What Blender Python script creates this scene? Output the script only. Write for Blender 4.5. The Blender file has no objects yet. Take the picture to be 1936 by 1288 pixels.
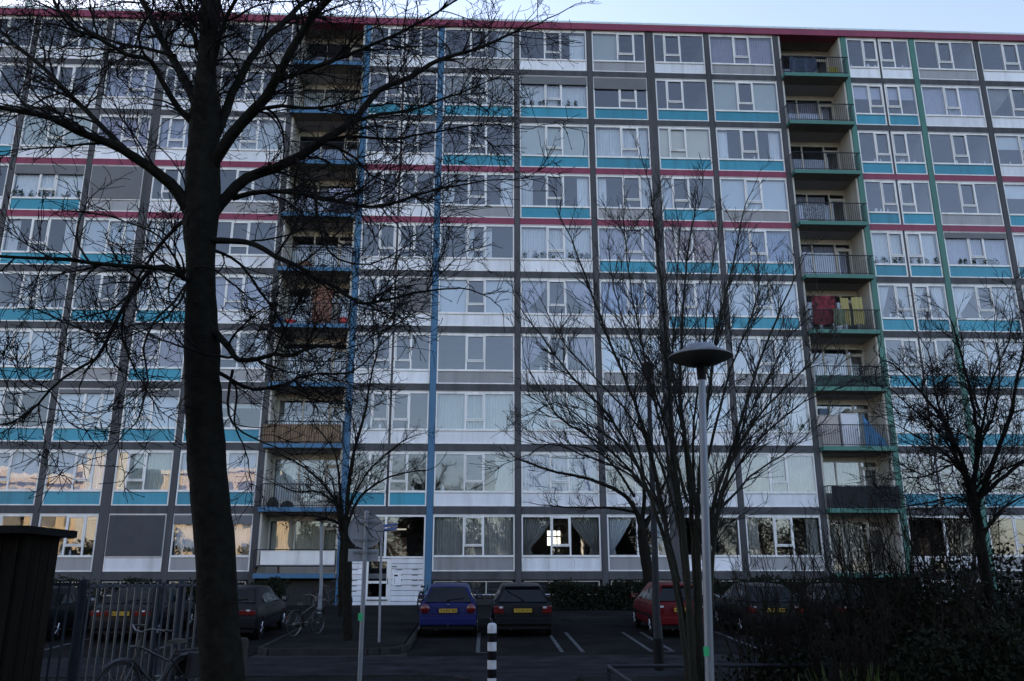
import bpy, math, random
import numpy as np
from mathutils import Vector, Matrix, Euler
R = math.radians
S = bpy.context.scene
COL = S.collection

# ------------------------------------------------------------------ camera
FPX, PITCH, YAW, ROLL = 1575.0, 0.27629, 0.04349, -0.00133
CAM = np.array([0.0, 0.0, 1.85])

def cam_dir(u, v):
    c, s = math.cos(ROLL), math.sin(ROLL); u, v = c*u - s*v, s*u + c*v
    d = (u, 1.0, v)
    c, s = math.cos(PITCH), math.sin(PITCH); d = (d[0], c*d[1] - s*d[2], s*d[1] + c*d[2])
    c, s = math.cos(YAW), math.sin(YAW); return np.array([c*d[0] + s*d[1], -s*d[0] + c*d[1], d[2]])

def at(px, py, Y):
    """world point seen at photograph pixel (px, py) at distance Y along the street normal"""
    d = cam_dir((px - 968)/FPX, (644 - py)/FPX)
    return CAM + d*(Y/d[1])

fwd = cam_dir(0, 0); rgt = cam_dir(1, 0) - fwd; upv = cam_dir(0, 1) - fwd
cd = bpy.data.cameras.new('camera'); cam = bpy.data.objects.new('camera', cd); COL.objects.link(cam)
m = Matrix.Identity(4)
for i in range(3):
    m[i][0], m[i][1], m[i][2], m[i][3] = rgt[i], upv[i], -fwd[i], CAM[i]
cam.matrix_world = m
cd.sensor_fit = 'HORIZONTAL'; cd.sensor_width = 36.0; cd.lens = 36.0*FPX/1936; cd.clip_start = .1; cd.clip_end = 3000
S.camera = cam

# ------------------------------------------------------------------ sky, sun, exposure
SUN_EL = R(15.0)
SUN_HEAD = np.array([-math.cos(R(52)), math.sin(R(52))])        # from the scene towards the sun (x, y)
W = bpy.data.worlds.new('World'); S.world = W; W.use_nodes = True
nt = W.node_tree; nt.nodes.clear()
sky = nt.nodes.new('ShaderNodeTexSky'); sky.sky_type = 'NISHITA'; sky.sun_disc = False
sky.sun_elevation = SUN_EL; sky.sun_rotation = math.atan2(SUN_HEAD[0], SUN_HEAD[1])
sky.air_density = 1.0; sky.dust_density = 0.85; sky.ozone_density = 2.0; sky.altitude = 0
hs = nt.nodes.new('ShaderNodeHueSaturation'); hs.inputs['Saturation'].default_value = .73
bg = nt.nodes.new('ShaderNodeBackground'); bg.inputs['Strength'].default_value = .115
wo = nt.nodes.new('ShaderNodeOutputWorld')
nt.links.new(sky.outputs[0], hs.inputs['Color']); wb = nt.nodes.new('ShaderNodeMix'); wb.data_type = 'RGBA'; wb.blend_type = 'MULTIPLY'; wb.inputs[0].default_value = 1; wb.inputs[7].default_value = (1.0, .985, 1.075, 1)
nt.links.new(hs.outputs[0], wb.inputs[6]); nt.links.new(wb.outputs[2], bg.inputs[0]); nt.links.new(bg.outputs[0], wo.inputs[0])
sl = bpy.data.lights.new('sun', 'SUN'); sl.energy = 5.0; sl.angle = R(.53); sl.color = (1.0, .80, .56)
so = bpy.data.objects.new('sun', sl); COL.objects.link(so)
sd = Vector((SUN_HEAD[0]*math.cos(SUN_EL), SUN_HEAD[1]*math.cos(SUN_EL), math.sin(SUN_EL)))
so.rotation_euler = sd.to_track_quat('Z', 'Y').to_euler(); so.location = (0, 0, 60)
vs = S.view_settings
vs.view_transform = 'Standard'; vs.look = 'None'; vs.exposure = 1.9; vs.gamma = 1.0; vs.use_curve_mapping = False
S.render.engine = 'CYCLES'
cy = S.cycles
cy.max_bounces = 7; cy.diffuse_bounces = 3; cy.glossy_bounces = 4; cy.transmission_bounces = 4; cy.transparent_max_bounces = 24
cy.caustics_reflective = False; cy.caustics_refractive = False; cy.sample_clamp_indirect = 4
cy.use_denoising = True
try:
    cy.denoiser = 'OPENIMAGEDENOISE'; cy.denoising_prefilter = 'ACCURATE'; cy.denoising_input_passes = 'RGB_ALBEDO_NORMAL'
except Exception: pass

# ------------------------------------------------------------------ mesh helpers
class MB:
    def __init__(s): s.v = []; s.f = []
    def add(s, vs_, fs):
        b = len(s.v); s.v.extend([tuple(map(float, p)) for p in vs_]); s.f.extend([tuple(b + i for i in f) for f in fs]); return s
    def box(s, x0, x1, y0, y1, z0, z1):
        return s.add([(x0,y0,z0),(x1,y0,z0),(x1,y1,z0),(x0,y1,z0),(x0,y0,z1),(x1,y0,z1),(x1,y1,z1),(x0,y1,z1)],
                     [(0,3,2,1),(4,5,6,7),(0,1,5,4),(1,2,6,5),(2,3,7,6),(3,0,4,7)])
    def cbox(s, x0, x1, y0, y1, z0, z1, b):
        """box with chamfered front and vertical edges (front is -y)"""
        v = []
        for (yy, i) in ((y0, b), (y0 + b, 0), (y1, 0)):
            v += [(x0+i,yy,z0+i),(x1-i,yy,z0+i),(x1-i,yy,z1-i),(x0+i,yy,z1-i)]
        f = [(0,1,2,3)]
        for k in (0, 4):
            for j in range(4):
                a, c = k + j, k + (j+1) % 4; f.append((a, a+4, c+4, c))
        f.append((11,10,9,8)); return s.add(v, f)
    def tube(s, pts, rad, n=6, cap=True):
        pts = [Vector(p) for p in pts]; k = len(pts)
        rad = [rad]*k if not hasattr(rad, '__len__') else rad
        b = len(s.v); ref = None
        for i, p in enumerate(pts):
            t = (pts[min(i+1, k-1)] - pts[max(i-1, 0)]).normalized()
            if ref is None:
                ref = t.orthogonal().normalized()
            else:
                ref = (ref - t*ref.dot(t)).normalized()
            o = t.cross(ref)
            for j in range(n):
                a = 2*math.pi*j/n; q = p + (ref*math.cos(a) + o*math.sin(a))*rad[i]; s.v.append(tuple(q))
        for i in range(k-1):
            for j in range(n):
                a = b + i*n + j; c = b + i*n + (j+1) % n; s.f.append((a, c, c+n, a+n))
        if cap:
            s.f.append(tuple(b + j for j in reversed(range(n)))); s.f.append(tuple(b + (k-1)*n + j for j in range(n)))
        return s
    def lathe(s, prof, n=24, c=(0,0,0)):
        b = len(s.v); k = len(prof)
        for r, z in prof:
            for j in range(n):
                a = 2*math.pi*j/n; s.v.append((c[0] + r*math.cos(a), c[1] + r*math.sin(a), c[2] + z))
        for i in range(k-1):
            for j in range(n):
                a = b + i*n + j; d = b + i*n + (j+1) % n; s.f.append((a, d, d+n, a+n))
        return s
    def ring(s, c, axis, Rr, r, n=28, mseg=6):
        c = Vector(c); ax = Vector(axis).normalized(); u = ax.orthogonal().normalized(); w = ax.cross(u); b = len(s.v)
        for i in range(n):
            a = 2*math.pi*i/n; e = u*math.cos(a) + w*math.sin(a)
            for j in range(mseg):
                q = 2*math.pi*j/mseg; s.v.append(tuple(c + e*(Rr + r*math.cos(q)) + ax*(r*math.sin(q))))
        for i in range(n):
            for j in range(mseg):
                a = b + i*mseg + j; d = b + i*mseg + (j+1) % mseg; i2 = (i+1) % n
                s.f.append((a, b + i2*mseg + j, b + i2*mseg + (j+1) % mseg, d))
        return s
    def mesh(s, name, origin=(0,0,0), smooth=False):
        me = bpy.data.meshes.new(name)
        o = origin
        me.from_pydata([(x-o[0], y-o[1], z-o[2]) for x, y, z in s.v], [], s.f)
        if smooth:
            me.shade_smooth()
            try: me.set_sharp_from_angle(angle=R(38))
            except Exception: pass
        return me

WO = {}
def tag(o, label=None, cat=None, group=None, kind=None):
    if label: o['label'] = label
    if cat: o['category'] = cat
    if group: o['group'] = group
    if kind: o['kind'] = kind
    return o
def empty(name, loc, label=None, cat=None, group=None, rz=0):
    o = bpy.data.objects.new(name, None); COL.objects.link(o); o.location = loc; o.rotation_euler = (0, 0, rz)
    o.empty_display_size = .2; WO[o.name] = tuple(loc)
    return tag(o, label, cat, group)
def link(name, me, mat=None, parent=None, loc=(0,0,0), rot=(0,0,0)):
    if mat is not None and not me.materials: me.materials.append(mat)
    o = bpy.data.objects.new(name, me); COL.objects.link(o); o.location = loc; o.rotation_euler = rot
    if parent is not None: o.parent = parent
    return o
def part(name, mb, mat, parent, smooth=False):
    """mesh given in world coordinates, under an unrotated parent"""
    o = link(name, mb.mesh(name, WO.get(parent.name, (0,0,0)), smooth), mat, parent); WO[o.name] = WO.get(parent.name, (0,0,0)); return o
def single(name, mb, mat, org, label, cat, group=None, smooth=False):
    o = link(name, mb.mesh(name, org, smooth), mat, None, org); WO[o.name] = tuple(org); return tag(o, label, cat, group)
def lpart(name, mb, mat, parent, smooth=False, loc=(0,0,0)):
    """mesh in the parent's own coordinates"""
    return link(name, mb.mesh(name, (0,0,0), smooth), mat, parent, loc)
def copy_tree(o, parent=None):
    c = o.copy(); COL.objects.link(c); c.parent = parent
    for ch in list(o.children): copy_tree(ch, c)
    return c
def npmesh(name, V, F, smooth=False):
    """V (n,3) float, F (m,k) int with one k"""
    me = bpy.data.meshes.new(name); V = np.asarray(V, np.float32); F = np.asarray(F, np.int32); k = F.shape[1]
    me.vertices.add(len(V)); me.vertices.foreach_set('co', V.ravel())
    me.loops.add(F.size); me.loops.foreach_set('vertex_index', F.ravel())
    me.polygons.add(len(F)); me.polygons.foreach_set('loop_start', np.arange(0, F.size, k, dtype=np.int32))
    me.polygons.foreach_set('loop_total', np.full(len(F), k, np.int32))
    me.update(calc_edges=True); me.validate()
    if smooth: me.shade_smooth()
    return me

# ------------------------------------------------------------------ materials
MAT = {}
def mat(name, col, rough=.6, var=.10, scale=3.0, bump=0.0, bscale=40.0, metal=0.0, spec=.4, streak=False, coat=0.0, dirt=0.0, objvar=0.0):
    if name in MAT: return MAT[name]
    M = bpy.data.materials.new(name); M.use_nodes = True; n = M.node_tree.nodes; l = M.node_tree.links
    b = n['Principled BSDF']; b.inputs['Roughness'].default_value = rough; b.inputs['Metallic'].default_value = metal
    b.inputs['Specular IOR Level'].default_value = spec
    if coat: b.inputs['Coat Weight'].default_value = coat; b.inputs['Coat Roughness'].default_value = .06
    tc = n.new('ShaderNodeTexCoord'); geo = n.new('ShaderNodeNewGeometry')
    src = geo.outputs['Position']
    if streak:
        mp = n.new('ShaderNodeMapping'); mp.inputs['Scale'].default_value = (1, 1, .12); l.new(src, mp.inputs[0]); src = mp.outputs[0]
    nz = n.new('ShaderNodeTexNoise'); nz.inputs['Scale'].default_value = scale; nz.inputs['Detail'].default_value = 6; nz.inputs['Roughness'].default_value = .6
    l.new(src, nz.inputs['Vector'])
    rp = n.new('ShaderNodeValToRGB'); e = rp.color_ramp.elements
    lo = tuple(max(0, c*(1 - var*1.6)) for c in col) + (1,); hi = tuple(min(1, c*(1 + var)) for c in col) + (1,)
    e[0].position = .28; e[0].color = lo; e[1].position = .72; e[1].color = hi
    l.new(nz.outputs['Fac'], rp.inputs[0]); out = rp.outputs[0]
    if dirt:
        n2 = n.new('ShaderNodeTexNoise'); n2.inputs['Scale'].default_value = 2.4 if streak else 1.1; n2.inputs['Detail'].default_value = 8; l.new(src, n2.inputs['Vector'])
        r2 = n.new('ShaderNodeValToRGB'); r2.color_ramp.elements[0].position = .52; r2.color_ramp.elements[1].position = .75
        l.new(n2.outputs['Fac'], r2.inputs[0])
        mu = n.new('ShaderNodeMath'); mu.operation = 'MULTIPLY'; mu.inputs[1].default_value = dirt; l.new(r2.outputs[0], mu.inputs[0])
        mx = n.new('ShaderNodeMix'); mx.data_type = 'RGBA'; l.new(mu.outputs[0], mx.inputs[0]); l.new(out, mx.inputs[6]); mx.inputs[7].default_value = (col[0]*.45, col[1]*.43, col[2]*.38, 1); out = mx.outputs[2]
    if objvar:
        oi = n.new('ShaderNodeObjectInfo'); hv = n.new('ShaderNodeHueSaturation'); mr = n.new('ShaderNodeMapRange')
        mr.inputs[3].default_value = 1 - objvar; mr.inputs[4].default_value = 1 + objvar; l.new(oi.outputs['Random'], mr.inputs[0]); l.new(mr.outputs[0], hv.inputs['Value']); l.new(out, hv.inputs['Color']); out = hv.outputs[0]
    l.new(out, b.inputs['Base Color'])
    if bump:
        nb = n.new('ShaderNodeTexNoise'); nb.inputs['Scale'].default_value = bscale; nb.inputs['Detail'].default_value = 5; l.new(geo.outputs['Position'], nb.inputs['Vector'])
        bp = n.new('ShaderNodeBump'); bp.inputs['Strength'].default_value = bump; bp.inputs['Distance'].default_value = .02; l.new(nb.outputs['Fac'], bp.inputs['Height']); l.new(bp.outputs[0], b.inputs['Normal'])
    MAT[name] = M; return M
def emis(name, col, st):
    M = bpy.data.materials.new(name); M.use_nodes = True; n = M.node_tree.nodes; b = n['Principled BSDF']
    b.inputs['Emission Color'].default_value = (*col, 1); b.inputs['Emission Strength'].default_value = st; b.inputs['Base Color'].default_value = (.8,.8,.8,1); MAT[name] = M; return M
def glass(name, tint, f0=.067, rough=.0, wav=.0022, wscale=1.1):
    """clear pane: Schlick reflection on each face, straight-through transmission"""
    M = bpy.data.materials.new(name); M.use_nodes = True; n = M.node_tree.nodes; l = M.node_tree.links; n.clear()
    o = n.new('ShaderNodeOutputMaterial'); mx = n.new('ShaderNodeMixShader'); t = n.new('ShaderNodeBsdfTransparent'); g = n.new('ShaderNodeBsdfGlossy')
    t.inputs[0].default_value = (*tint, 1); g.inputs['Color'].default_value = (1,1,1,1); g.inputs['Roughness'].default_value = rough
    geo = n.new('ShaderNodeNewGeometry'); nz = n.new('ShaderNodeTexNoise'); nz.inputs['Scale'].default_value = wscale; nz.inputs['Detail'].default_value = 1.5
    bp = n.new('ShaderNodeBump'); bp.inputs['Strength'].default_value = 1.0; bp.inputs['Distance'].default_value = wav
    l.new(geo.outputs['Position'], nz.inputs['Vector']); l.new(nz.outputs['Fac'], bp.inputs['Height']); l.new(bp.outputs[0], g.inputs['Normal'])
    def mth(op, a, b=None):
        q = n.new('ShaderNodeMath'); q.operation = op
        for k, v in enumerate((a, b)):
            if v is None: continue
            if isinstance(v, (int, float)): q.inputs[k].default_value = v
            else: l.new(v, q.inputs[k])
        return q.outputs[0]
    vm = n.new('ShaderNodeVectorMath'); vm.operation = 'DOT_PRODUCT'; l.new(geo.outputs['Incoming'], vm.inputs[0]); l.new(geo.outputs['Normal'], vm.inputs[1])
    c = mth('ABSOLUTE', vm.outputs['Value']); p5 = mth('POWER', mth('SUBTRACT', 1.0, c), 5.0); f = mth('ADD', mth('MULTIPLY', p5, 1 - f0), f0)
    l.new(f, mx.inputs[0]); l.new(t.outputs[0], mx.inputs[1]); l.new(g.outputs[0], mx.inputs[2]); l.new(mx.outputs[0], o.inputs[0])
    MAT[name] = M; return M

M_white = mat('white_paint', (.80,.78,.75), .45, .09, 2.0, streak=True, dirt=.38)
M_panel_w = mat('white_panel', (.75,.75,.77), .45, .10, 2.6, streak=True, dirt=.42, objvar=.12)
M_panel_t = mat('teal_panel', (.032,.25,.345), .4, .07, 2.6, streak=True, dirt=.5, objvar=.16)
M_panel_g = mat('grey_panel', (.29,.285,.285), .45, .07, 2.6, streak=True, dirt=.5, objvar=.14)
M_conc = mat('dark_grey_concrete', (.070,.070,.074), .8, .22, 2.5, bump=.15, streak=True, dirt=.5)
M_red = mat('crimson_paint', (.215,.027,.062), .5, .10, 2.0, streak=True, dirt=.3)
M_blue = mat('blue_paint', (.042,.135,.24), .5, .08, 2.0, streak=True, dirt=.25)
M_green = mat('sea_green_paint', (.048,.165,.128), .5, .08, 2.0, streak=True, dirt=.25)
M_flash = mat('pale_green_flashing', (.60,.68,.66), .5, .1, 3)
M_cream = mat('cream_paint', (.50,.475,.42), .55, .08, 2.0, streak=True, dirt=.3)
M_soffit = mat('raw_concrete', (.18,.165,.145), .85, .15, 2.2, bump=.2, dirt=.35)
M_inwall = mat('interior_wall', (.30,.30,.31), .8, .05, 1.0)
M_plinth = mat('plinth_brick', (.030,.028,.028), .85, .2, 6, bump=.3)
M_glass = glass('window_glass', (.90,.92,.93))
M_iron = mat('dark_railing_iron', (.022,.024,.030), .55, .15, 8, spec=.2)
M_shut = mat('grey_sunscreen', (.15,.15,.155), .8, .06, 2.0)
M_shut2 = mat('dark_screen', (.06,.062,.068), .75, .08, 2.0)
CUR = {
 'w': mat('white_net', (.66,.68,.70), .9, .06, 2.0, objvar=.16), 'g': mat('sage_blind', (.46,.50,.46), .9, .05, 1.2, objvar=.16), 'c': mat('cream_blind', (.60,.56,.44), .9, .05, 1.2, objvar=.16),
 'm': mat('mauve_curtain', (.30,.25,.33), .9, .10, 2.0, objvar=.16), 'b': mat('blue_curtain', (.25,.33,.50), .9, .12, 2.0, objvar=.16), 'd': mat('drab_curtain', (.30,.29,.26), .9, .12, 2.0, objvar=.16),
 'q': mat('orange_quilt', (.45,.24,.20), .9, .5, 3.0, objvar=.16), 'l': mat('lilac_net', (.42,.42,.52), .9, .06, 2.0, objvar=.16), 'y': mat('pale_blue_blind', (.56,.62,.68), .9, .04, 1.0, objvar=.16)}
M_plantdark = mat('houseplant_leaf', (.03,.05,.03), .6, .3, 8)
# ------------------------------------------------------------------ the apartment block
F = 37.80; ZB = 1.8925; H = 2.8; GZ = .60        # facade plane, lowest beam centre, storey height, ground at the facade
BH = .34                                          # beam height
def gz(y): return 0.0 if y < 21 else min(.04*(y - 21), GZ - .02)
rng = random.Random(7)
cols = [-30.2, -26.4, -22.78, -19.11, -16.21, -13.36, -9.61, -5.85, -2.03, 1.91, 5.74, 8.94, 12.02, 15.76, 19.45, 23.19, 26.75, 30.5, 33.6]
types = ['D','W','W','N1','N2','W','B','D','W','W','N1','N2','W','B','D','W','W','N1']
cw = {i: .27 for i in range(len(cols))}
for i in (4, 11): cw[i] = .42
for i in (7, 8, 14, 15, 1): cw[i] = .29
cmat = {7: M_blue, 8: M_blue, 14: M_green, 15: M_green, 1: M_blue}
bld = empty('apartment_building', (0, F, GZ), 'long ten storey apartment block with teal, grey and white panelled windows', 'building')
XL, XR = -50.0, cols[-1] + .14
ZROOF = ZB + 28.0
# columns
for i, x in enumerate(cols):
    w = cw[i]/2
    part('column', MB().cbox(x - w, x + w, F, F + .40, GZ - .05, ZROOF - .19, .012), cmat.get(i, M_conc), bld)
# beams between columns; balcony bays have their own slab instead
for k in range(0, 11):
    z = ZB + (10 - k)*H
    if k == 0: continue
    for i, t in enumerate(types):
        if t == 'B': continue
        if k == 10 and i == 7: continue
        M = M_red if k in (3, 4) else M_conc
        part('beam', MB().cbox(cols[i] + cw[i]/2 + .004, cols[i+1] - cw[i+1]/2 - .004, F + .014, F + .40, z - BH/2, z + BH/2, .01), M, bld)
part('roof_fascia', MB().cbox(XL, XR, F - .10, F + .5, ZROOF - .185, ZROOF + .20, .015), M_red, bld)
part('roof_flashing', MB().cbox(XL - .02, XR + .02, F - .088, F + .55, ZROOF + .204, ZROOF + .325, .008), M_flash, bld)
part('roof_slab', MB().box(XL, XR, F + .52, F + 10.5, ZROOF - .1, ZROOF + .18), M_soffit, bld)
for k, (x, w_) in enumerate(((-20.2, .10), (-24.6, .16), (-26.8, .10))):
    part('roof_vent', MB().tube([(x, F + 2.0, ZROOF + .3), (x, F + 2.0, ZROOF + 2.2)], w_, 10), M_flash, bld)
# inside: floors, cross walls, back wall (with one opening that lets daylight through a ground-floor flat)
for k in range(1, 11):
    z = ZB + (10 - k)*H
    part('floor_slab', MB().box(cols[0], XR - .2, F + .42, F + 9.0, z - .12, z + .10), M_inwall, bld)
for i, x in enumerate(cols):
    part('cross_wall', MB().box(x - .07, x + .07, F + .43, F + 8.99, GZ, ZROOF - .11), M_inwall, bld)
bw = MB(); hx0, hx1, hz0, hz1 = 3.9, 4.75, ZB + 1.6, ZB + 2.4
bw.box(XL, hx0, F + 9.01, F + 9.3, GZ, ZROOF); bw.box(hx1, XR, F + 9.01, F + 9.3, GZ, ZROOF)
bw.box(hx0, hx1, F + 9.01, F + 9.3, GZ, hz0); bw.box(hx0, hx1, F + 9.01, F + 9.3, hz1, ZROOF)
part('back_wall', bw, M_inwall, bld)
rf = MB()
for a in (hx0, (hx0*2 + hx1)/3, (hx0 + 2*hx1)/3, hx1 - .07): rf.box(a, a + .07, F + 9.1, F + 9.18, hz0, hz1)
rf.box(hx0, hx1, F + 9.1, F + 9.18, hz0 + .45, hz0 + .52)
part('rear_window_frame', rf, M_white, bld)
# blank ends past the bays; unseen left length added to shade the foreground
part('end_wall', MB().box(XL, cols[0] - .15, F + .02, F + 9.0, GZ - .05, ZROOF - .19), M_conc, bld)
part('end_wall', MB().box(XR - .02, XR + .2, F + .05, F + 9.0, GZ - .05, ZROOF - .19), M_conc, bld)
# plinth with basement windows
pl = MB()
pl.box(cols[0], cols[7] - .16, F + .16, F + .40, GZ - .05, ZB - BH/2 - .01); pl.box(cols[8] + .16, XR, F + .16, F + .40, GZ - .05, ZB - BH/2 - .01)
part('plinth', pl, M_plinth, bld)
bwm = {}
for i, t in enumerate(types):
    if t in 'B' or i == 7: continue
    x0, x1 = cols[i] + .25, cols[i+1] - .25
    fr = MB(); z0, z1 = GZ + .48, ZB - BH/2 - .05; n = 3
    fr.box(x0, x1, F + .10, F + .15, z1 - .04, z1); fr.box(x0, x1, F + .09, F + .15, z0, z0 + .04)
    for j in range(n + 1):
        x = x0 + (x1 - x0 - .045)*j/n; fr.box(x, x + .045, F + .10, F + .15, z0 + .042, z1 - .042)
    bo = part('basement_window', fr, M_cream, bld)
    part('pane', MB().box(x0 + .02, x1 - .02, F + .125, F + .135, z0 + .02, z1 - .02), M_glass, bo)

def winspec(t, w):
    if t == 'W': return .385*w, .605*w
    if t == 'N1': return .49*w, .775*w
    if t == 'N2': return .225*w, .51*w
    if t == 'DL': return .55*w, w - .075
    if t == 'DR': return .075, .45*w
FT = .065
_fc = {}
def frame_mesh(t, w, h):
    key = (t, round(w, 3), round(h, 3))
    if key in _fc: return _fc[key]
    a, b = winspec(t, w); m = MB(); zs0, zs1 = .245*h, .285*h; D = .10
    m.cbox(0, FT, 0, D, 0, h, .008); m.cbox(w - FT, w, 0, D, 0, h, .008)
    m.cbox(FT + .001, w - FT - .001, .002, D, h - .105, h - .002, .008); m.cbox(FT + .001, w - FT - .001, .002, D, .002, .055, .006)
    m.cbox(FT + .001, w - FT - .001, -.018, D, zs0, zs1, .008)                         # sill
    m.box(.0, w, -.03, .06, h + .001, h + .022)                                         # drip strip
    if t != 'DR': m.cbox(a - .07, a, .003, D, zs1 + .001, h - .107, .006)
    if t != 'DL': m.cbox(b, b + .07, .003, D, zs1 + .001, h - .107, .006)
    zt = zs1 + .24*(h - .105 - zs1)                                                      # transom above the small pane
    m.cbox(a + .001, b - .001, .004, D, zt - .03, zt + .03, .005)
    s = .045                                                                             # opening sash, a little proud
    m.cbox(a + .004, a + s, -.022, .06, zt + .034, h - .112, .006); m.cbox(b - s, b - .004, -.022, .06, zt + .034, h - .112, .006)
    m.cbox(a + s + .001, b - s - .001, -.020, .06, zt + .035, zt + .035 + s, .006); m.cbox(a + s + .001, b - s - .001, -.020, .06, h - .112 - s, h - .113, .006)
    panes = []
    if t != 'DR': panes.append((FT - .01, a - .06, zs1 - .01, h - .095))
    panes.append((a + s - .01, b - s + .01, zt + .07, h - .112 - s + .01)); panes.append((a - .01, b + .01, zs1 - .01, zt - .02))
    if t != 'DL': panes.append((b + .06, w - FT + .01, zs1 - .01, h - .095))
    _fc[key] = (m.mesh('window_frame'), panes, (FT - .005, w - FT + .005, .05, zs0 + .004), (zs1, h - .105)); return _fc[key]
_pc = {}
def pane_mesh(w, h):
    key = (round(w, 3), round(h, 3))
    if key not in _pc: _pc[key] = MB().box(-w/2, w/2, -.006, .006, -h/2, h/2).mesh('pane')
    return _pc[key]
_cc = {}
def cloth_mesh(w, h, amp=.028, pitch=.13, seed=0, taper=None):
    """pleated hanging cloth, x 0..w, z 0..h; taper (side) gathers it into a tied-back swag"""
    key = (round(w, 2), round(h, 2), amp, pitch, seed % 3, taper)
    if key in _cc: return _cc[key]
    rr = random.Random(seed % 3 + 5); n = max(6, int(w/pitch*4)); nz = 2 if not taper else 7; V = []; Fq = []
    ph = [rr.uniform(-.6, .6) for _ in range(n + 1)]
    for k in range(nz):
        q = k/(nz - 1); ww = w
        if taper: ww = w*(.16 + .84*abs(q - .12)**.9) if q > .12 else w*(.22 + .5*(.12 - q))
        for i in range(n + 1):
            u = i/n; x = u*ww if taper != 'R' else w - u*ww
            V.append((x, amp*math.sin(u*w/pitch*2*math.pi + ph[i]), q*h))
    for k in range(nz - 1):
        for i in range(n):
            a = k*(n + 1) + i; Fq.append((a, a + 1, a + n + 2, a + n + 1))
    me = MB().add(V, Fq).mesh('curtain', smooth=True); me.shade_smooth(); _cc[key] = me; return me
def with_mat(me, M):
    k = (me.name, M.name)
    if k not in _cc:
        c = me if not me.materials else me.copy()
        if not c.materials: c.materials.append(M)
        else: c.materials[0] = M
        _cc[k] = c
    return _cc[k]
_plants = []
for s in range(4):
    rr = random.Random(40 + s); m = MB()
    for k in range(60):
        a = rr.uniform(0, 6.28); r = rr.uniform(0, .26); z = rr.uniform(.02, .42)*(1 - r*1.6); q = Vector((r*math.cos(a), r*math.sin(a)*.3, z))
        d1 = Vector((rr.uniform(-1,1), rr.uniform(-.5,.5), rr.uniform(-.3,1))).normalized()*rr.uniform(.06,.11); d2 = d1.cross(Vector((rr.uniform(-1,1), rr.uniform(-1,1), rr.uniform(-1,1)))).normalized()*.035
        m.add([q - d2, q + d1*.5 - d2*1.4, q + d1, q + d1*.5 + d2*1.4], [(0,1,2,3)])
    m.lathe([(.0, 0), (.07, 0), (.09, .12), (.0, .12)], 8)
    _plants.append(m.mesh('houseplant'))
seedc = [0]
def curtains(win, code, w, h, panes, gl, half):
    """gl = (z0, z1) of the glazing, curtains hang a hand's breadth behind the glass"""
    if code == 'd': return
    kind, c = code[0], code[1]; M = CUR[c]; z0, z1 = gl; z0 += .02; hh = z1 - z0 - .01; seedc[0] += 1; sd_ = seedc[0]
    y = .20
    def cl(x0, x1, tp=None, amp=.028, frac=1.0):
        me = with_mat(cloth_mesh(x1 - x0, hh*frac, amp, .13, sd_, tp), M); link('curtain', me, M, win, (x0, y + rng.uniform(0, .03), z0 + hh*(1 - frac)))
    def bl(x0, x1, frac=1.0):
        k = ('bl', round(x1 - x0, 2), round(hh*frac, 2))
        if k not in _cc: _cc[k] = MB().box(0, x1 - x0, -.004, .004, 0, hh*frac).mesh('blind')
        link('blind', with_mat(_cc[k], M), M, win, (x0, y - .05, z0 + hh*(1 - frac)))
    a, b = FT + .02, w - FT - .02; big = [p for p in panes if p[3] - p[2] > .9 and p[1] - p[0] > .36]
    if kind == 's': cl(a, b)
    elif kind == 'b': bl(a, b)
    elif kind == 'B':
        for p in (panes[0], panes[-1]): bl(max(p[0], a), min(p[1], b))
    elif kind == 'H': bl(max(panes[0][0], a), min(panes[0][1], b))
    elif kind == 't': bl(a, b, .45)
    elif kind == 'e':
        cl(a, a + .16*w); cl(b - .16*w, b)
    elif kind == 'E': cl(b - .22*w, b)
    elif kind == 'i': cl(.34*w, .46*w); cl(.58*w, .70*w)
    elif kind == 'v': cl(a, a + .46*(b - a), 'L'); cl(b - .46*(b - a), b, 'R')
    elif kind == 'p':
        cl(a, b, None, .02)
        x = a + .15
        while x < b - .1:
            if rng.random() < .75: link('houseplant', with_mat(_plants[rng.randrange(4)], M_plantdark), M_plantdark, win, (x, .14, z0), (0, 0, rng.uniform(0, 6)))
            x += rng.uniform(.22, .5)
PANEL = {'W': M_panel_w, 'T': M_panel_t, 'G': M_panel_g}
_panm = {}
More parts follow.
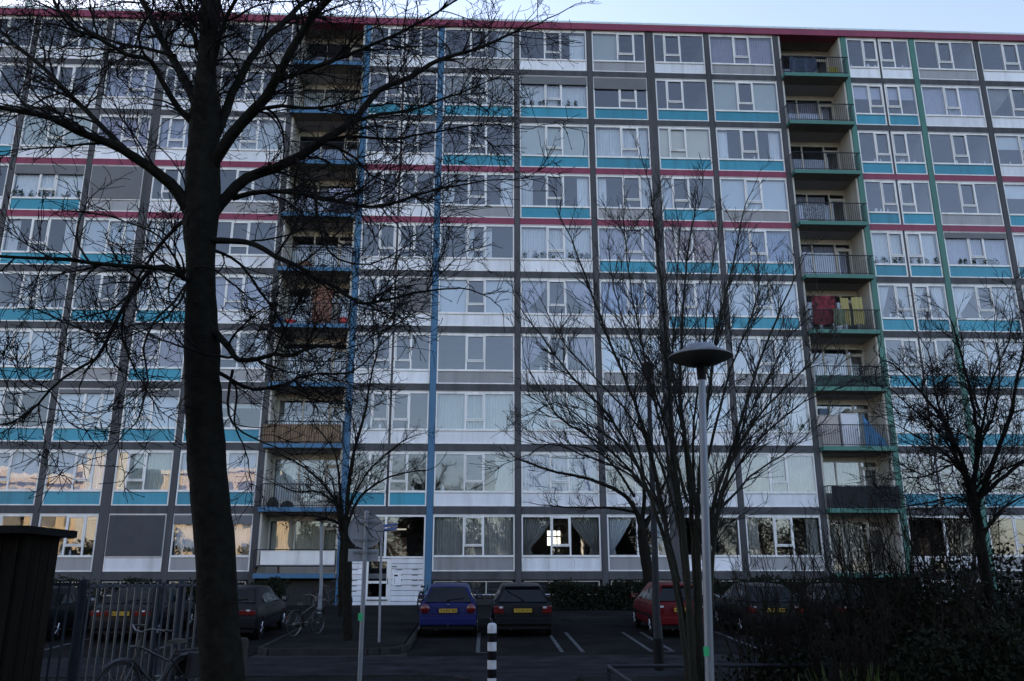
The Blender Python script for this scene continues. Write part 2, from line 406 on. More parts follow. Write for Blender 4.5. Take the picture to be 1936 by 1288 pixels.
def make_window(i, x0, x1, zb, h, t, pan, cur, sh, zoff=0):
    w = x1 - x0; fm, panes, pr, gl = frame_mesh(t, w, h)
    win = link('window', fm, M_white, bld, (x0, .05, zb - GZ))
    for j, p in enumerate(panes):
        pw, ph = p[1] - p[0], p[3] - p[2]
        link('pane', pane_mesh(pw, ph), M_glass, win, ((p[0] + p[1])/2, .045, (p[2] + p[3])/2), (R(rng.gauss(0, .22)), 0, R(rng.gauss(0, .22))))
    k = (round(pr[1], 3), pan)
    if k not in _panm:
        pm = MB(); nj = 1 if pan == 'T' else (3 if w > 2.6 else 2); pw_ = (pr[1] - pr[0])/nj
        for q in range(nj): pm.cbox(pr[0] + q*pw_ + (.004 if q else 0), pr[0] + (q + 1)*pw_, .035, .085, pr[2], pr[3], .004)
        _panm[k] = pm.mesh('panel')
    link('panel', _panm[k], PANEL[pan], win)
    curtains(win, cur, w, h, panes, gl, 0)
    if rng.random() < .55 and cur[0] in 'deiEvt':       # small things standing on the sill inside
        n = rng.randrange(1, 5); m = MB()
        for _ in range(n):
            xx = rng.uniform(.15, w - .15); s = rng.uniform(.03, .06); m.lathe([(0, 0), (s, 0), (s*1.2, rng.uniform(.06, .16)), (s*.5, rng.uniform(.17, .24)), (0, .25)], 8, (xx, .13, gl[0]))
        lpart('sill_ornament', m, CUR['w'], win)
    if sh:
        fr = sh; M = M_shut
        if sh >= 2: fr, M = sh - 2, M_shut2
        zz = gl[1] - (gl[1] - gl[0] + .02)*fr
        m = MB(); m.box(FT - .02, w - FT + .02, -.034, -.026, zz, gl[1] + .06); m.box(FT - .03, w - FT + .03, -.044, -.024, zz - .025, zz + .015)
        if fr < .99: lpart('sunscreen', m, M, win)
        else: lpart('sunscreen', m, M, win)
    return win
# per storey, bays 1..17 (bay 0 copies bay 1): panel colour, curtain, sunscreen fraction
T = {
 1: "G/d W/Ew G/sl W/sw G/d B W/d G/Ew W/Ew G/Hg W/d G/sm B W/d G/d W/d W/sw",
 2: "W/d W/ew W/sl W/d W/d B T/d T/sd T/pw/.22 T/d/.34 T/d T/Bg B T/tl W/sl W/vd G/d",
 3: "T/sw W/bg W/bm W/sl W/sw B W/d T/d T/bg T/sw T/bc T/ew B T/d T/d W/tw T/d",
 4: "W/d T/pw/.24 G/d/1 W/d G/d B W/d G/ew T/ew G/ew T/Hy G/by B T/d G/d T/tw G/d",
 5: "T/sw T/ew T/by W/sw W/d B W/d W/iw W/pw T/sl T/sq T/sb B T/pw T/pl/.13 T/sw T/d",
 6: "T/d T/iw T/d T/sw W/sl B W/d W/By W/vl W/sb T/sl T/by B T/vw T/vw T/vw T/d",
 7: "T/d T/by G/sw T/sm G/ew B W/d G/d W/vl G/by W/by G/Bw B T/d T/sw T/d T/d",
 8: "W/d T/Hw T/by/.06 T/by/.12 T/tg/.30 B W/d W/sg W/bg W/sl W/by W/pw B T/by T/pw T/sw T/d",
 9: "T/d T/sl T/sl T/sg T/sl B T/d W/Eg W/sl W/sd W/d W/sd B T/d T/d T/d T/d",
 10: "G/d G/d G/d W/d/3 G/pw/.18 B E G/sd W/vd G/vw W/d G/ed B E G/d G/d G/d"}
for r in range(1, 11):
    zb = ZB + (10 - r)*H + BH/2 + .012; h = H - BH - .026
    cells = T[r].split(); cells = [cells[0]] + cells
    if r == 1: h -= .03
    for i, t in enumerate(types):
        if t == 'B': continue
        if r == 10 and i in (7, 14): continue
        c = cells[i].split('/'); pan = c[0] if c[0] in 'WTG' else 'W'; cur = c[1] if len(c) > 1 else 'd'; sh = float(c[2]) if len(c) > 2 else 0
        x0, x1 = cols[i] + cw[i]/2 + .012, cols[i+1] - cw[i+1]/2 - .012
        if t == 'D':
            xm = (x0 + x1)/2
            shr = 1.0 if (r == 6 and i == 7) else 0
            make_window(i, x0, xm - .055, zb, h, 'DL', pan, cur, 0); make_window(i, xm + .055, x1, zb, h, 'DR', pan, cur, shr)
            part('mullion', MB().box(xm - .05, xm + .05, F + .06, F + .16, zb, zb + h), M_conc, bld)
        else: make_window(i, x0, x1, zb, h, t, pan, cur, sh)

# ------------------------------------------------------------------ balconies
_rail = {}
def railing_mesh(w, full=True):
    k = (round(w, 2), full)
    if k in _rail: return _rail[k]
    m = MB(); y = -.37; hh = 1.0
    m.box(-.02, w + .10, y - .02, y + .02, hh - .02, hh + .02)
    if full:
        n = int(w/.105)
        for j in range(n + 1):
            x = .02 + (w - .04)*j/n; m.box(x - .008, x + .008, y - .008, y + .008, .02, hh - .02)
        for x in (.0, w):
            for q in range(4): m.box(x - .007, x + .007, y + .09*q + .03, y + .09*q + .045, .02, hh - .02)
        m.box(0, w, y - .012, y + .012, .06, .09)
    else:
        m.box(0, w, y - .02, y + .02, .28, .33)
        for x in (.0, w): m.box(x - .02, x + .02, y - .018, y + .018, 0, hh)
    for x in (-.0, w): m.box(x - .015, x + .015, y + .02, .02, hh - .016, hh + .016)
    _rail[k] = m.mesh('railing'); return _rail[k]
balc = {}
def make_balcony(i, r, Mc, cur, lower):
    x0, x1 = cols[i] + cw[i]/2 + .004, cols[i+1] - cw[i+1]/2 - .004; w = x1 - x0
    z = ZB + (10 - r)*H; root = (x0, F, z + .10)
    m = MB(); m.cbox(0, w, -.42, -.395, -.20, .004, .008)
    sl_ = link('balcony', m.mesh('balcony'), Mc, bld, (x0, 0, z + .10 - GZ))
    for c in (MB().box(-.001, .02, -.394, 0, -.20, .003),): lpart('slab_side', c, Mc, sl_)
    s2 = MB().box(.001, w - .001, -.394, 1.5, -.195, 0); lpart('slab', s2, M_soffit, sl_)
    hh = H - .20
    lpart('side_wall', MB().box(.0, .10, .05, 1.42, .001, hh), M_cream, sl_); lpart('side_wall', MB().box(w - .10, w, .05, 1.42, .001, hh), M_cream, sl_)
    fr = MB(); y0, y1 = 1.40, 1.48; a, b = .36*w, .71*w; zt = 2.02
    xs = [.10, a, b, w - .17]
    for x in xs: fr.box(x, x + .07, y0, y1, .001, hh - .3)
    fr.box(.10, w - .10, y0 - .004, y1, hh - .3, hh - .22); fr.box(.172, w - .172, y0 + .002, y1, .001, .10)
    fr.box(b + .072, w - .172, y0 + .003, y1, zt, zt + .07)
    for x in (b + .074, w - .25): fr.box(x, x + .075, y0 - .015, y1 - .02, .12, zt - .01)
    fr.box(b + .15, w - .251, y0 - .014, y1 - .02, zt - .09, zt - .012)
    if lower: fr.box(.172, b - .001, y0 + .004, y1, .101, .42); fr.box(b + .15, w - .251, y0 - .012, y1 - .02, .121, .5)
    lpart('glazing_frame', fr, M_cream, sl_)
    lpart('head_wall', MB().box(.10, w - .10, 1.42, 1.46, hh - .22, hh), M_cream, sl_)
    for (p0, p1, q0, q1) in ((.15, a + .02, .08, hh - .28), (a + .05, b + .02, .08, hh - .28), (b + .12, w - .2, .10, zt - .04), (b + .05, w - .15, zt + .05, hh - .28)):
        link('pane', pane_mesh(p1 - p0, q1 - q0), M_glass, sl_, ((p0 + p1)/2, 1.44, (q0 + q1)/2), (R(rng.gauss(0, .2)), 0, R(rng.gauss(0, .2))))
    if cur != 'd':
        y = 1.62
        M = CUR[cur[1]]
        if cur[0] == 's': link('curtain', with_mat(cloth_mesh(w - .5, 2.1, .028, .13, r), M), M, sl_, (.2, y, .15))
        if cur[0] == 'h': link('curtain', with_mat(cloth_mesh(b - .3, 2.1, .028, .13, r), M), M, sl_, (.2, y, .15))
        if cur[0] == 'n': link('curtain', with_mat(cloth_mesh(w - .5, 1.45, .028, .13, r), M), M, sl_, (.2, y, .15))
    if r < 10 or i == 6:
        link('railing', railing_mesh(w, r < 10), M_iron, sl_, (0, 0, 0))
    balc[(i, r)] = (x0, x1, z + .104); return sl_
BL = {1: 'd', 2: 'sw', 3: 'nb', 4: 'sl', 5: 'nw', 6: 'nw', 7: 'nw', 8: 'nw', 9: 'sw', 10: 'sc'}
BR = {1: 'd', 2: 'sl', 3: 'd', 4: 'hl', 5: 'sl', 6: 'd', 7: 'nw', 8: 'sw', 9: 'sd', 10: 'hd'}
for r in range(1, 11):
    make_balcony(6, r, M_blue, BL[r], r in (7, 9, 10)); make_balcony(13, r, M_green, BR[r], r in (5, 8))
lpw = balc[(6, 10)]
part('parapet_panel', MB().box(lpw[0] + .25, lpw[1] - .05, F - .33, F - .30, lpw[2] + .36, lpw[2] + .95), M_white, bld)

# ------------------------------------------------------------------ entrances
def entrance(i):
    x0, x1 = cols[i] + cw[i]/2 + .012, cols[i+1] - cw[i+1]/2 - .012; zt = ZB + H - BH/2 - .014; zm = ZB + .80
    xm = x0 + (x1 - x0)*.36
    fr = MB(); y = F + .05
    fr.cbox(x0, x0 + .07, y, y + .1, GZ, zt, .008); fr.cbox(x1 - .07, x1, y, y + .1, GZ, zt, .008)
    fr.cbox(x0 + .071, x1 - .071, y + .002, y + .1, zt - .1, zt - .002, .008); fr.cbox(x0 + .071, x1 - .071, y - .02, y + .1, zm - .06, zm + .02, .008)
    fr.cbox((x0 + x1)/2 - .05, (x0 + x1)/2 + .05, y + .003, y + .1, zm + .021, zt - .101, .006)
    e = part('entrance', fr, M_white, bld)
    for a, b in ((x0 + .06, (x0 + x1)/2 - .04), ((x0 + x1)/2 + .04, x1 - .06)):
        part('pane', MB().box(a, b, y + .045, y + .057, zm + .01, zt - .09), M_glass, e)
    dl, dr = (-4.75, -3.70) if i == 7 else (x0 + .75, x0 + 1.75)
    # side fields of white boards with letter slots
    def field(a, b, n, slots):
        hgt = (zm - .065 - GZ)/n
        for k in range(n):
            pb = MB(); pb.cbox(a, b, y + .01 + .004*(k % 2), y + .06, GZ + k*hgt + .014, GZ + (k + 1)*hgt - .004, .006); part('board', pb, M_panel_w, e)
            if k in slots:
                sm = MB(); nn = max(1, int((b - a)/.5))
                for q in range(nn):
                    xx = a + (b - a)*(q + .5)/nn; sm.box(xx - .13, xx + .13, y + .002, y + .009, GZ + (k + 1)*hgt - .045, GZ + (k + 1)*hgt - .015)
                part('letter_slot', sm, M_iron, e)
    field(x0 + .072, dl - .07, 9, (2, 3, 4, 6)); field(dr + .07, x1 - .072, 9, (3, 4, 5, 6))
    tb = MB().box(dr + .14, dr + .5, y + .000, y + .008, GZ + .9, GZ + 1.42); part('intercom_panel', tb, M_panel_w, e)
    tb = MB(); tb.box(dr + .20, dr + .36, y - .006, y - .001, GZ + 1.27, GZ + 1.34); tb.box(dr + .22, dr + .23, y - .006, y - .001, GZ + .95, GZ + 1.2); part('intercom_grille', tb, M_iron, e)
    nb = MB()
    for q in range(4): nb.box(dr + .10 + .055*q, dr + .14 + .055*q, y - .004, y + .004, GZ + 1.66, GZ + 1.70)
    part('number_plate', nb, M_iron, e)
    d = MB(); dz1 = zm - .07
    for xx in (dl - .065, dr): d.cbox(xx, xx + .065, y - .006, y + .09, GZ, dz1, .006)
    s = .13
    d.cbox(dl + .004, dl + s, y + .004, y + .06, GZ + .02, dz1 - .01, .006); d.cbox(dr - s, dr - .004, y + .004, y + .06, GZ + .02, dz1 - .01, .006)
    d.cbox(dl + s + .001, dr - s - .001, y + .006, y + .06, GZ + .02, GZ + .42, .006); d.cbox(dl + s + .001, dr - s - .001, y + .006, y + .06, dz1 - .12, dz1 - .012, .006)
    d.cbox(dl + s + .001, dr - s - .001, y + .006, y + .06, GZ + .97, GZ + 1.08, .006)
    part('door', d, M_white, e)
    part('door_pane', MB().box(dl + s - .01, dr - s + .01, y + .03, y + .04, GZ + .40, dz1 - .10), M_glass, e)
    hb = MB(); hb.box(dl + .10, dr - .05, y - .05, y - .02, GZ + .27, GZ + .31); part('kick_bar', hb, M_iron, e)
    hb = MB(); hb.tube([(dr - .07, y - .05, GZ + .95), (dr - .07, y - .05, GZ + 1.2)], .015, 6); part('door_handle', hb, M_iron, e)
    # dim hall behind: brown inner door, dark walls and one lit tube
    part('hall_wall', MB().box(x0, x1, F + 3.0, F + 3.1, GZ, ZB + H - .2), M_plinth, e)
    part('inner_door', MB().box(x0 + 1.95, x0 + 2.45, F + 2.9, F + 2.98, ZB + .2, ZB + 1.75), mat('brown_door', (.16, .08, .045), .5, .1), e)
    if i == 7: part('ceiling_light', MB().box(x0 + 2.05, x0 + 2.5, F + 1.9, F + 2.0, ZB + 2.05, ZB + 2.11), emis('tube_light', (1, .9, .75), .16), e)
entrance(7); entrance(14)
# ------------------------------------------------------------------ ground, road, pavements
def paving(name, c1, c2, bw_, bh_, mortar=.012, rot=0.0, rough=.8, gap=.35, bump=.4):
    M = bpy.data.materials.new(name); M.use_nodes = True; n = M.node_tree.nodes; l = M.node_tree.links; b = n['Principled BSDF']
    geo = n.new('ShaderNodeNewGeometry'); mp = n.new('ShaderNodeMapping'); mp.inputs['Rotation'].default_value = (0, 0, rot); l.new(geo.outputs['Position'], mp.inputs[0])
    br = n.new('ShaderNodeTexBrick'); br.inputs['Scale'].default_value = 1; br.inputs['Brick Width'].default_value = bw_; br.inputs['Row Height'].default_value = bh_; br.inputs['Mortar Size'].default_value = mortar
    br.inputs['Color1'].default_value = (*c1, 1); br.inputs['Color2'].default_value = (*c2, 1); br.inputs['Mortar'].default_value = tuple(c*gap for c in c1) + (1,)
    l.new(mp.outputs[0], br.inputs['Vector'])
    nz = n.new('ShaderNodeTexNoise'); nz.inputs['Scale'].default_value = .9; nz.inputs['Detail'].default_value = 9; l.new(geo.outputs['Position'], nz.inputs['Vector'])
    mr = n.new('ShaderNodeMapRange'); mr.inputs[1].default_value = .3; mr.inputs[2].default_value = .7; mr.inputs[3].default_value = .6; mr.inputs[4].default_value = 1.25; l.new(nz.outputs['Fac'], mr.inputs[0])
    mx = n.new('ShaderNodeMix'); mx.data_type = 'RGBA'; mx.blend_type = 'MULTIPLY'; mx.inputs[0].default_value = 1; l.new(br.outputs[0], mx.inputs[6]); l.new(mr.outputs[0], mx.inputs[7]); l.new(mx.outputs[2], b.inputs['Base Color'])
    b.inputs['Roughness'].default_value = .92; b.inputs['Specular IOR Level'].default_value = .03
    bp = n.new('ShaderNodeBump'); bp.inputs['Strength'].default_value = bump; bp.inputs['Distance'].default_value = .01; l.new(br.outputs['Fac'], bp.inputs['Height']); bp.invert = True; l.new(bp.outputs[0], b.inputs['Normal'])
    return M
M_soil = mat('damp_soil', (.012,.0115,.008), .95, .4, 3, bump=.6, bscale=14)
M_asph = mat('asphalt', (.026,.028,.031), .9, .42, 1.3, bump=.3, bscale=120, dirt=.3, spec=.03)
M_pave = paving('grey_paving', (.022,.022,.021), (.018,.018,.0185), .30, .30)
M_brick = paving('parking_brick', (.020,.0195,.019), (.016,.0155,.016), .21, .105)
M_kerb = mat('kerb_concrete', (.030,.030,.030), .9, .2, 3, bump=.3, spec=.05)
M_line = mat('worn_road_paint', (.10,.105,.11), .8, .45, 9, spec=.05)
YS = [-60, -8, 4, 12, 17, 21, 25, 29, 33, 37.7, 38.5, 60]
def sheet(name, x0, x1, y0, y1, dz, M, kind='structure', nx=1):
    ys = sorted({y0, y1} | {y for y in YS if y0 < y < y1}); V = []; Fq = []; xs = [x0 + (x1 - x0)*k/nx for k in range(nx + 1)]
    for y in ys:
        for x in xs: V.append((x, y, gz(y) + dz))
    for k in range(len(ys) - 1):
        for j in range(nx):
            a = k*(nx + 1) + j; Fq.append((a, a + 1, a + nx + 2, a + nx + 1))
    o = link(name, MB().add(V, Fq).mesh(name), M); return tag(o, kind=kind)
# one wide ground sheet
V = []; Fq = []; ys = [-900, -60, 4, 12, 17, 21, 25, 29, 33, 37.7, 60, 900]; xs = [-900, -60, 60, 900]
for y in ys:
    for x in xs: V.append((x, y, gz(y) - .03))
for k in range(len(ys) - 1):
    for j in range(3): a = k*4 + j; Fq.append((a, a + 1, a + 5, a + 4))
tag(link('ground', MB().add(V, Fq).mesh('ground'), M_soil), kind='structure')
sheet('road', -60, 60, 16.6, 21.4, 0, M_asph)
sheet('parking_bay', -1.62, 60, 21.4, 30.0, -.002, M_brick); sheet('parking_bay', -60, -5.4, 21.4, 30.0, -.002, M_brick)
# pavements with kerbs: raised slabs following the slope
def raised(name, poly_x0, poly_x1, y0, y1, top, M):
    ys = sorted({y0, y1} | {y for y in YS if y0 < y < y1}); m = MB(); V = []; Fq = []
    for y in ys: V += [(poly_x0, y, gz(y) - .03), (poly_x0, y, gz(y) + top), (poly_x1, y, gz(y) + top), (poly_x1, y, gz(y) - .03)]
    for k in range(len(ys) - 1):
        a = k*4
        for j in range(3): Fq.append((a + j, a + j + 1, a + j + 5, a + j + 4))
    Fq.append((3, 2, 1, 0)); Fq.append(tuple(len(V) - 4 + q for q in range(4)))
    return tag(link(name, MB().add(V, Fq).mesh(name), M), kind='structure')
raised('pavement', -60, 60, 30.2, 37.85, .10, M_pave)
raised('pavement', -5.2, -1.82, 22.0, 30.19, .10, M_pave)
raised('pavement', -60, -.2, 2.0, 16.4, .10, M_pave); raised('pavement', 1.92, 60, 14.3, 16.4, .08, M_pave)
sheet('path', -.2, 1.9, 2.0, 16.6, -.004, M_asph)
def kerb(path, hgt=.12, w=.12):
    L = 1.0; seg = []
    for (a, b) in zip(path[:-1], path[1:]):
        a = Vector(a); b = Vector(b); n = max(1, round((b - a).length/L))
        for k in range(n):
            p = a.lerp(b, k/n); q = a.lerp(b, (k + 1)/n); d = (q - p); u = d.normalized(); p2 = p + u*.006; q2 = q - u*.006; s = Vector((-u.y, u.x))*w
            seg.append((p2, q2, s))
    return seg
kb_root = empty('kerb', (0, 21.9, 0)); tag(kb_root, kind='structure')
arc = [(-1.70 - .9 + .9*math.sin(a), 21.9 + .9 - .9*math.cos(a)) for a in [R(x) for x in (0, 18, 36, 54, 72, 90)]]
for path in ([(-5.3, 30.1), (-5.3, 22.2), (-5.0, 21.9), (-2.6, 21.9)] + arc + [(-1.70, 30.1)],
             [(-1.7, 30.1), (40, 30.1)], [(-40, 30.1), (-5.3, 30.1)], [(-40, 16.5), (-.9, 16.5), (-.35, 16.3), (-.1, 15.8)]):
    for (p, q, s) in kerb(path):
        V = []
        for zz in (-.03, .125):
            for c in (p - s/2, q - s/2, q + s/2, p + s/2): V.append((c.x, c.y, gz(c.y) + zz))
        link('kerbstone', MB().add([(x, y - 21.9, z) for x, y, z in V], [(0,3,2,1),(4,5,6,7),(0,1,5,4),(1,2,6,5),(2,3,7,6),(3,0,4,7)]).mesh('kerbstone'), M_kerb, kb_root)
# parking lines
def stripe(p, q, w=.10):
    p = Vector(p); q = Vector(q); u = (q - p).normalized(); s = Vector((-u.y, u.x))*w/2; V = []
    n = 4
    Vq = []
    for k in range(n + 1):
        c = p.lerp(q, k/n)
        for e in (c - s, c + s): Vq.append((e.x, e.y, gz(e.y) + .004))
    return tag(link('parking_line', MB().add(Vq, [(2*k, 2*k + 1, 2*k + 3, 2*k + 2) for k in range(n)]).mesh('parking_line'), M_line), kind='structure')
for x in (.10, .52, 2.20, 2.72, 4.45, 5.0, 7.3, 7.9, 10.2, 10.7, 13.2, 13.7, -8.1, -10.9):
    stripe((x, 22.0), (x + .05, 26.6))
stripe((.08, 22.0), (.54, 22.0)); stripe((4.4, 22.05), (5.05, 22.05))

# ------------------------------------------------------------------ cars
M_tyre = mat('tyre_rubber', (.012,.012,.013), .8, .2, 10); M_rim = mat('alloy_rim', (.35,.36,.38), .35, .1, 5, metal=.8)
M_blk = mat('black_plastic', (.008,.008,.009), .6, .1, 6, spec=.1); M_tail = mat('tail_lamp', (.095,.006,.006), .2, .1, 20, coat=.6); M_amber = mat('amber_lamp', (.4,.16,.02), .2, .1, 9)
M_plate = mat('yellow_plate', (.36,.23,.025), .5, .05, 8); M_clear = mat('clear_lamp', (.45,.46,.48), .15, .1, 9, coat=.6); M_chrome = mat('chrome', (.55,.56,.58), .12, .05, 5, metal=1)
M_cabin = mat('car_interior', (.02,.02,.022), .9, .1, 3); M_paper = mat('pale_blue_paper', (.42,.55,.72), .7, .05, 5)
def carpaint(name, c): return mat(name, c, .4, .04, 2, coat=.05, spec=.12, dirt=.15)
def car(name, label, paint, style, loc, rz=0, L=3.85, Wd=1.65, Ht=1.42, nslot=6, extras=()):
    """local: rear at y=0 facing -y, front towards +y"""
    c = empty(name, loc, label, 'car', 'cars parked nose to the flats', rz)
    c.rotation_euler = (math.atan(.04), 0, rz)
    hw = Wd/2; k = Ht/1.42
    if style == 'hatch':
        st = [(.00,.42,.62,.66,.93,.90),(.05,.30,.86,.885,.985,.93),(.13,.26,.905,.935,1.0,.86),(.46,.24,.915,1.365,1.0,.66),(.75,.24,.915,1.405,1.0,.67),(1.55,.23,.90,1.42,1.0,.68),(2.05,.23,.89,1.395,1.0,.66),(2.85,.24,.88,.935,.99,.82),(3.35,.26,.80,.86,.96,.78),(3.68,.30,.68,.76,.90,.7),(3.82,.38,.56,.60,.80,.7)]
        gi = (2, 3); wi = (6, 7); side = ((3, 4), (4, 5), (5, 6))
    else:
        st = [(.00,.42,.64,.68,.94,.92),(.05,.30,.86,.90,.985,.93),(.22,.26,.92,.955,1.0,.90),(.42,.25,.925,.975,1.0,.86),(1.02,.24,.925,1.33,1.0,.66),(1.45,.24,.915,1.375,1.0,.68),(2.15,.23,.90,1.39,1.0,.68),(2.55,.23,.895,1.36,1.0,.66),(3.25,.24,.88,.92,.99,.82),(3.85,.26,.78,.84,.95,.78),(4.2,.34,.58,.64,.84,.7)]
        gi = (3, 4); wi = (7, 8); side = ((4, 5), (5, 6), (6, 7))
    sc = L/st[-1][0]; rings = []
    for (y, zl, zb_, zr, wf, wr) in st:
        y *= sc; zl *= k; zb_ *= k; zr *= k; w = hw*wf; rw = hw*wr
        zm_ = zl + (zb_ - zl)*.45
        h_ = [(w*.90, zl), (w*.985, zl + .06), (w, zm_), (w*.985, zb_ - .05*(zb_ > .7)), (w*.955, zb_), (rw + (w*.955 - rw)*.10, zr - .045*(zr - zb_ > .1) - .004), (rw*.93, zr), (rw*.5, zr + .018), (0, zr + .022)]
        rings.append([(x, y, z) for x, z in h_] + [(-x, y, z) for x, z in reversed(h_[:-1])])
    m = MB(); n = len(rings[0]); V = [p for r_ in rings for p in r_]; Fq = []
    for a in range(len(rings) - 1):
        for j in range(n - 1): Fq.append((a*n + j, (a + 1)*n + j, (a + 1)*n + j + 1, a*n + j + 1))
    Fq.append(tuple(range(n))); e_ = (len(rings) - 1)*n; Fq.append(tuple(e_ + j for j in reversed(range(n))))
    for a in range(len(rings) - 1): Fq.append((a*n, a*n + n - 1, (a + 1)*n + n - 1, (a + 1)*n))
    m.add(V, Fq); body = lpart('body', m, paint, c, True)
    def quadpanel(nm, qs, shrink, off, M, par):
        pm = MB()
        P = [Vector(p) for p in qs]; ctr = sum(P, Vector())/len(P); nr = (P[1] - P[0]).cross(P[2] - P[0]).normalized()
        if nr.dot(ctr - Vector((0, L*.5, .6*k))) < 0: nr = -nr
        Q = [ctr + Vector(((p - ctr).x*shrink[0], (p - ctr).y*shrink[1], (p - ctr).z*shrink[2])) + nr*off for p in P]
        pm.add(Q + [q - nr*.05 for q in Q], [tuple(range(len(Q)))] + [(i_, len(Q) + i_, len(Q) + (i_ + 1) % len(Q), (i_ + 1) % len(Q)) for i_ in range(len(Q))])
        return lpart(nm, pm, M, par)
    g0, g1 = rings[gi[0]], rings[gi[1]]
    M_dg = mat('tinted_glass', (.006,.009,.011), .08, .1, 2, spec=.35)
    rw_ = quadpanel('rear_window', [g0[5], g1[6], g1[-7], g0[-6]], (.93, .94, .90), .034, M_dg, body)
    w0, w1 = rings[wi[0]], rings[wi[1]]
    quadpanel('windscreen', [w0[6], w1[5], w1[-6], w0[-7]], (.94, .92, .92), .034, M_dg, body)
    for sgn in (0, 1):
        for (a, b) in side:
            ra, rb = rings[a], rings[b]; f = (lambda r_, q: r_[q] if not sgn else r_[-1 - q])
            quadpanel('side_window', [f(ra, 4), f(rb, 4), f(rb, 5), f(ra, 5)], (1, .90, .80), .008, M_dg, body)
        # quarter lights at the ends
        ra, rb = rings[wi[0]], rings[wi[1]]; f = (lambda r_, q: r_[q] if not sgn else r_[-1 - q])
        quadpanel('side_window', [f(ra, 4), Vector(f(ra, 4)).lerp(Vector(f(rb, 4)), .75), f(ra, 5)], (1, .86, .8), .006, M_dg, body)
        sx = 1 if not sgn else -1
        mir = MB(); yw = st[wi[1]][0]*sc - .35; mir.cbox(sx*hw*.98 if sx > 0 else -hw - .18, hw + .18 if sx > 0 else -hw*.98, yw, yw + .12, .90*k, 1.03*k, .03); lpart('wing_mirror', mir, paint if 'chrome_mirror' not in extras else M_chrome, body, True)
        mg = MB(); a_, b_ = (hw + .03, hw + .165) if sx > 0 else (-hw - .165, -hw - .03); mg.box(a_, b_, yw - .004, yw - .001, .92*k, 1.01*k); lpart('mirror_glass', mg, M_chrome, body)
        tr = MB(); xx = sx*hw; tr.box(min(xx, xx + sx*.012), max(xx, xx + sx*.012), .75*sc, L - .9, .50*k, .56*k); lpart('side_trim', tr, M_blk, body)
        hd = MB()
        for yy in (1.15, 2.0): hd.box(min(xx*.985, xx*.985 + sx*.02), max(xx*.985, xx*.985 + sx*.02), yy*sc, yy*sc + .16, .80*k, .83*k)
        lpart('door_handle', hd, M_blk, body)
    # wheels
    for y in (.68*sc, L - .78*sc):
        for sx in (-1, 1):
            xx = sx*(hw - .085)
            arch = MB(); arch.tube([(sx*(hw - .03), y, .29), (sx*(hw + .004), y, .29)], .335, 22); lpart('wheel_arch', arch, M_blk, body)
            wl = lpart('wheel', MB().ring((0,0,0), (1,0,0), .205, .085, 22, 8).tube([(-.07,0,0),(.07,0,0)], .2, 20), M_tyre, c, True, (xx, y, .29))
            rm = MB(); rm.tube([(sx*.06,0,0),(sx*.088,0,0)], .185, 20)
            for q in range(5): a = q*2*math.pi/5; rm.tube([(sx*.09, 0, 0), (sx*.094, .17*math.cos(a), .17*math.sin(a))], .022, 5)
            lpart('rim', rm, M_rim, wl, True)
    # rear details
    bp = MB(); bp.cbox(-hw*.97, hw*.97, -.07, .22, .34*k, .56*k, .035); lpart('bumper', bp, paint if 'body_bumper' in extras else M_blk, c, True)
    bp = MB(); bp.cbox(-hw*.88, hw*.88, L - .15, L + .05, .30*k, .54*k, .035); lpart('bumper', bp, M_blk, c, True)
    lpart('valance', MB().cbox(-hw*.9, hw*.9, -.03, .3, .21, .335*k, .03), M_blk, c)
    wide = 'lamp_strip' in extras; round_ = 'round_lamps' in extras
    for sx in (-1, 1):
        lm = MB()
        if round_: lm.lathe([(0, .05), (.10, .045), (.15, .02), (.165, 0)], 16); lm.v = [(sx*(hw*.80) + x*.80, -.035 - z, .80*k + y*.80) for x, y, z in lm.v]
        elif wide: lm.cbox(min(sx*hw*.30, sx*hw*.97), max(sx*hw*.30, sx*hw*.97), -.035, .10, .70*k, .83*k, .012)
        else: lm.cbox(min(sx*hw*.66, sx*hw*.985), max(sx*hw*.66, sx*hw*.985), -.03, .10, .66*k, .86*k, .02)
        lo = lpart('tail_lamp', lm, M_tail, body, True)
        if not round_: lpart('reversing_lamp', MB().cbox(min(sx*hw*.68, sx*hw*.80), max(sx*hw*.68, sx*hw*.80), -.037, -.02, .80*k, .85*k, .005), M_clear, lo)
        hl = MB(); hl.cbox(min(sx*hw*.5, sx*hw*.86), max(sx*hw*.5, sx*hw*.86), L - .16, L - .04, .58*k, .70*k, .02); lpart('headlamp', hl, M_clear, body)
    zp = .745*k if not wide else .765*k
    pl_ = lpart('number_plate', MB().box(-.26, .26, -.052, -.038, zp - .055, zp + .055), M_plate, c)
    gl_ = MB()                                                       # unreadable dark characters
    rr = random.Random(len(label)); x = -.20
    for q in range(nslot):
        gl_.box(x, x + .012, -.0545, -.0525, zp - .033, zp + .033)
        if rr.random() < .6: gl_.box(x + .012, x + .034, -.0545, -.0525, zp + .022, zp + .033)
        if rr.random() < .5: gl_.box(x + .034, x + .044, -.0545, -.0525, zp - .033, zp + .02)
        x += .072 if q % 2 == 0 else .088
    lpart('plate_characters', gl_, M_blk, pl_)
    lpart('plate_recess', MB().cbox(-.31, .31, -.036, .02, zp - .085, zp + .085, .006), M_blk if 'body_bumper' not in extras else paint, c)
    wp = MB(); P0 = Vector(g0[8]); P1 = Vector(g1[8]); up_ = (P1 - P0); nn = Vector((0, -up_.z, up_.y)).normalized(); b0 = P0 + up_*.12 + nn*.03
    ww = -1 if 'wiper_left' in extras else 1
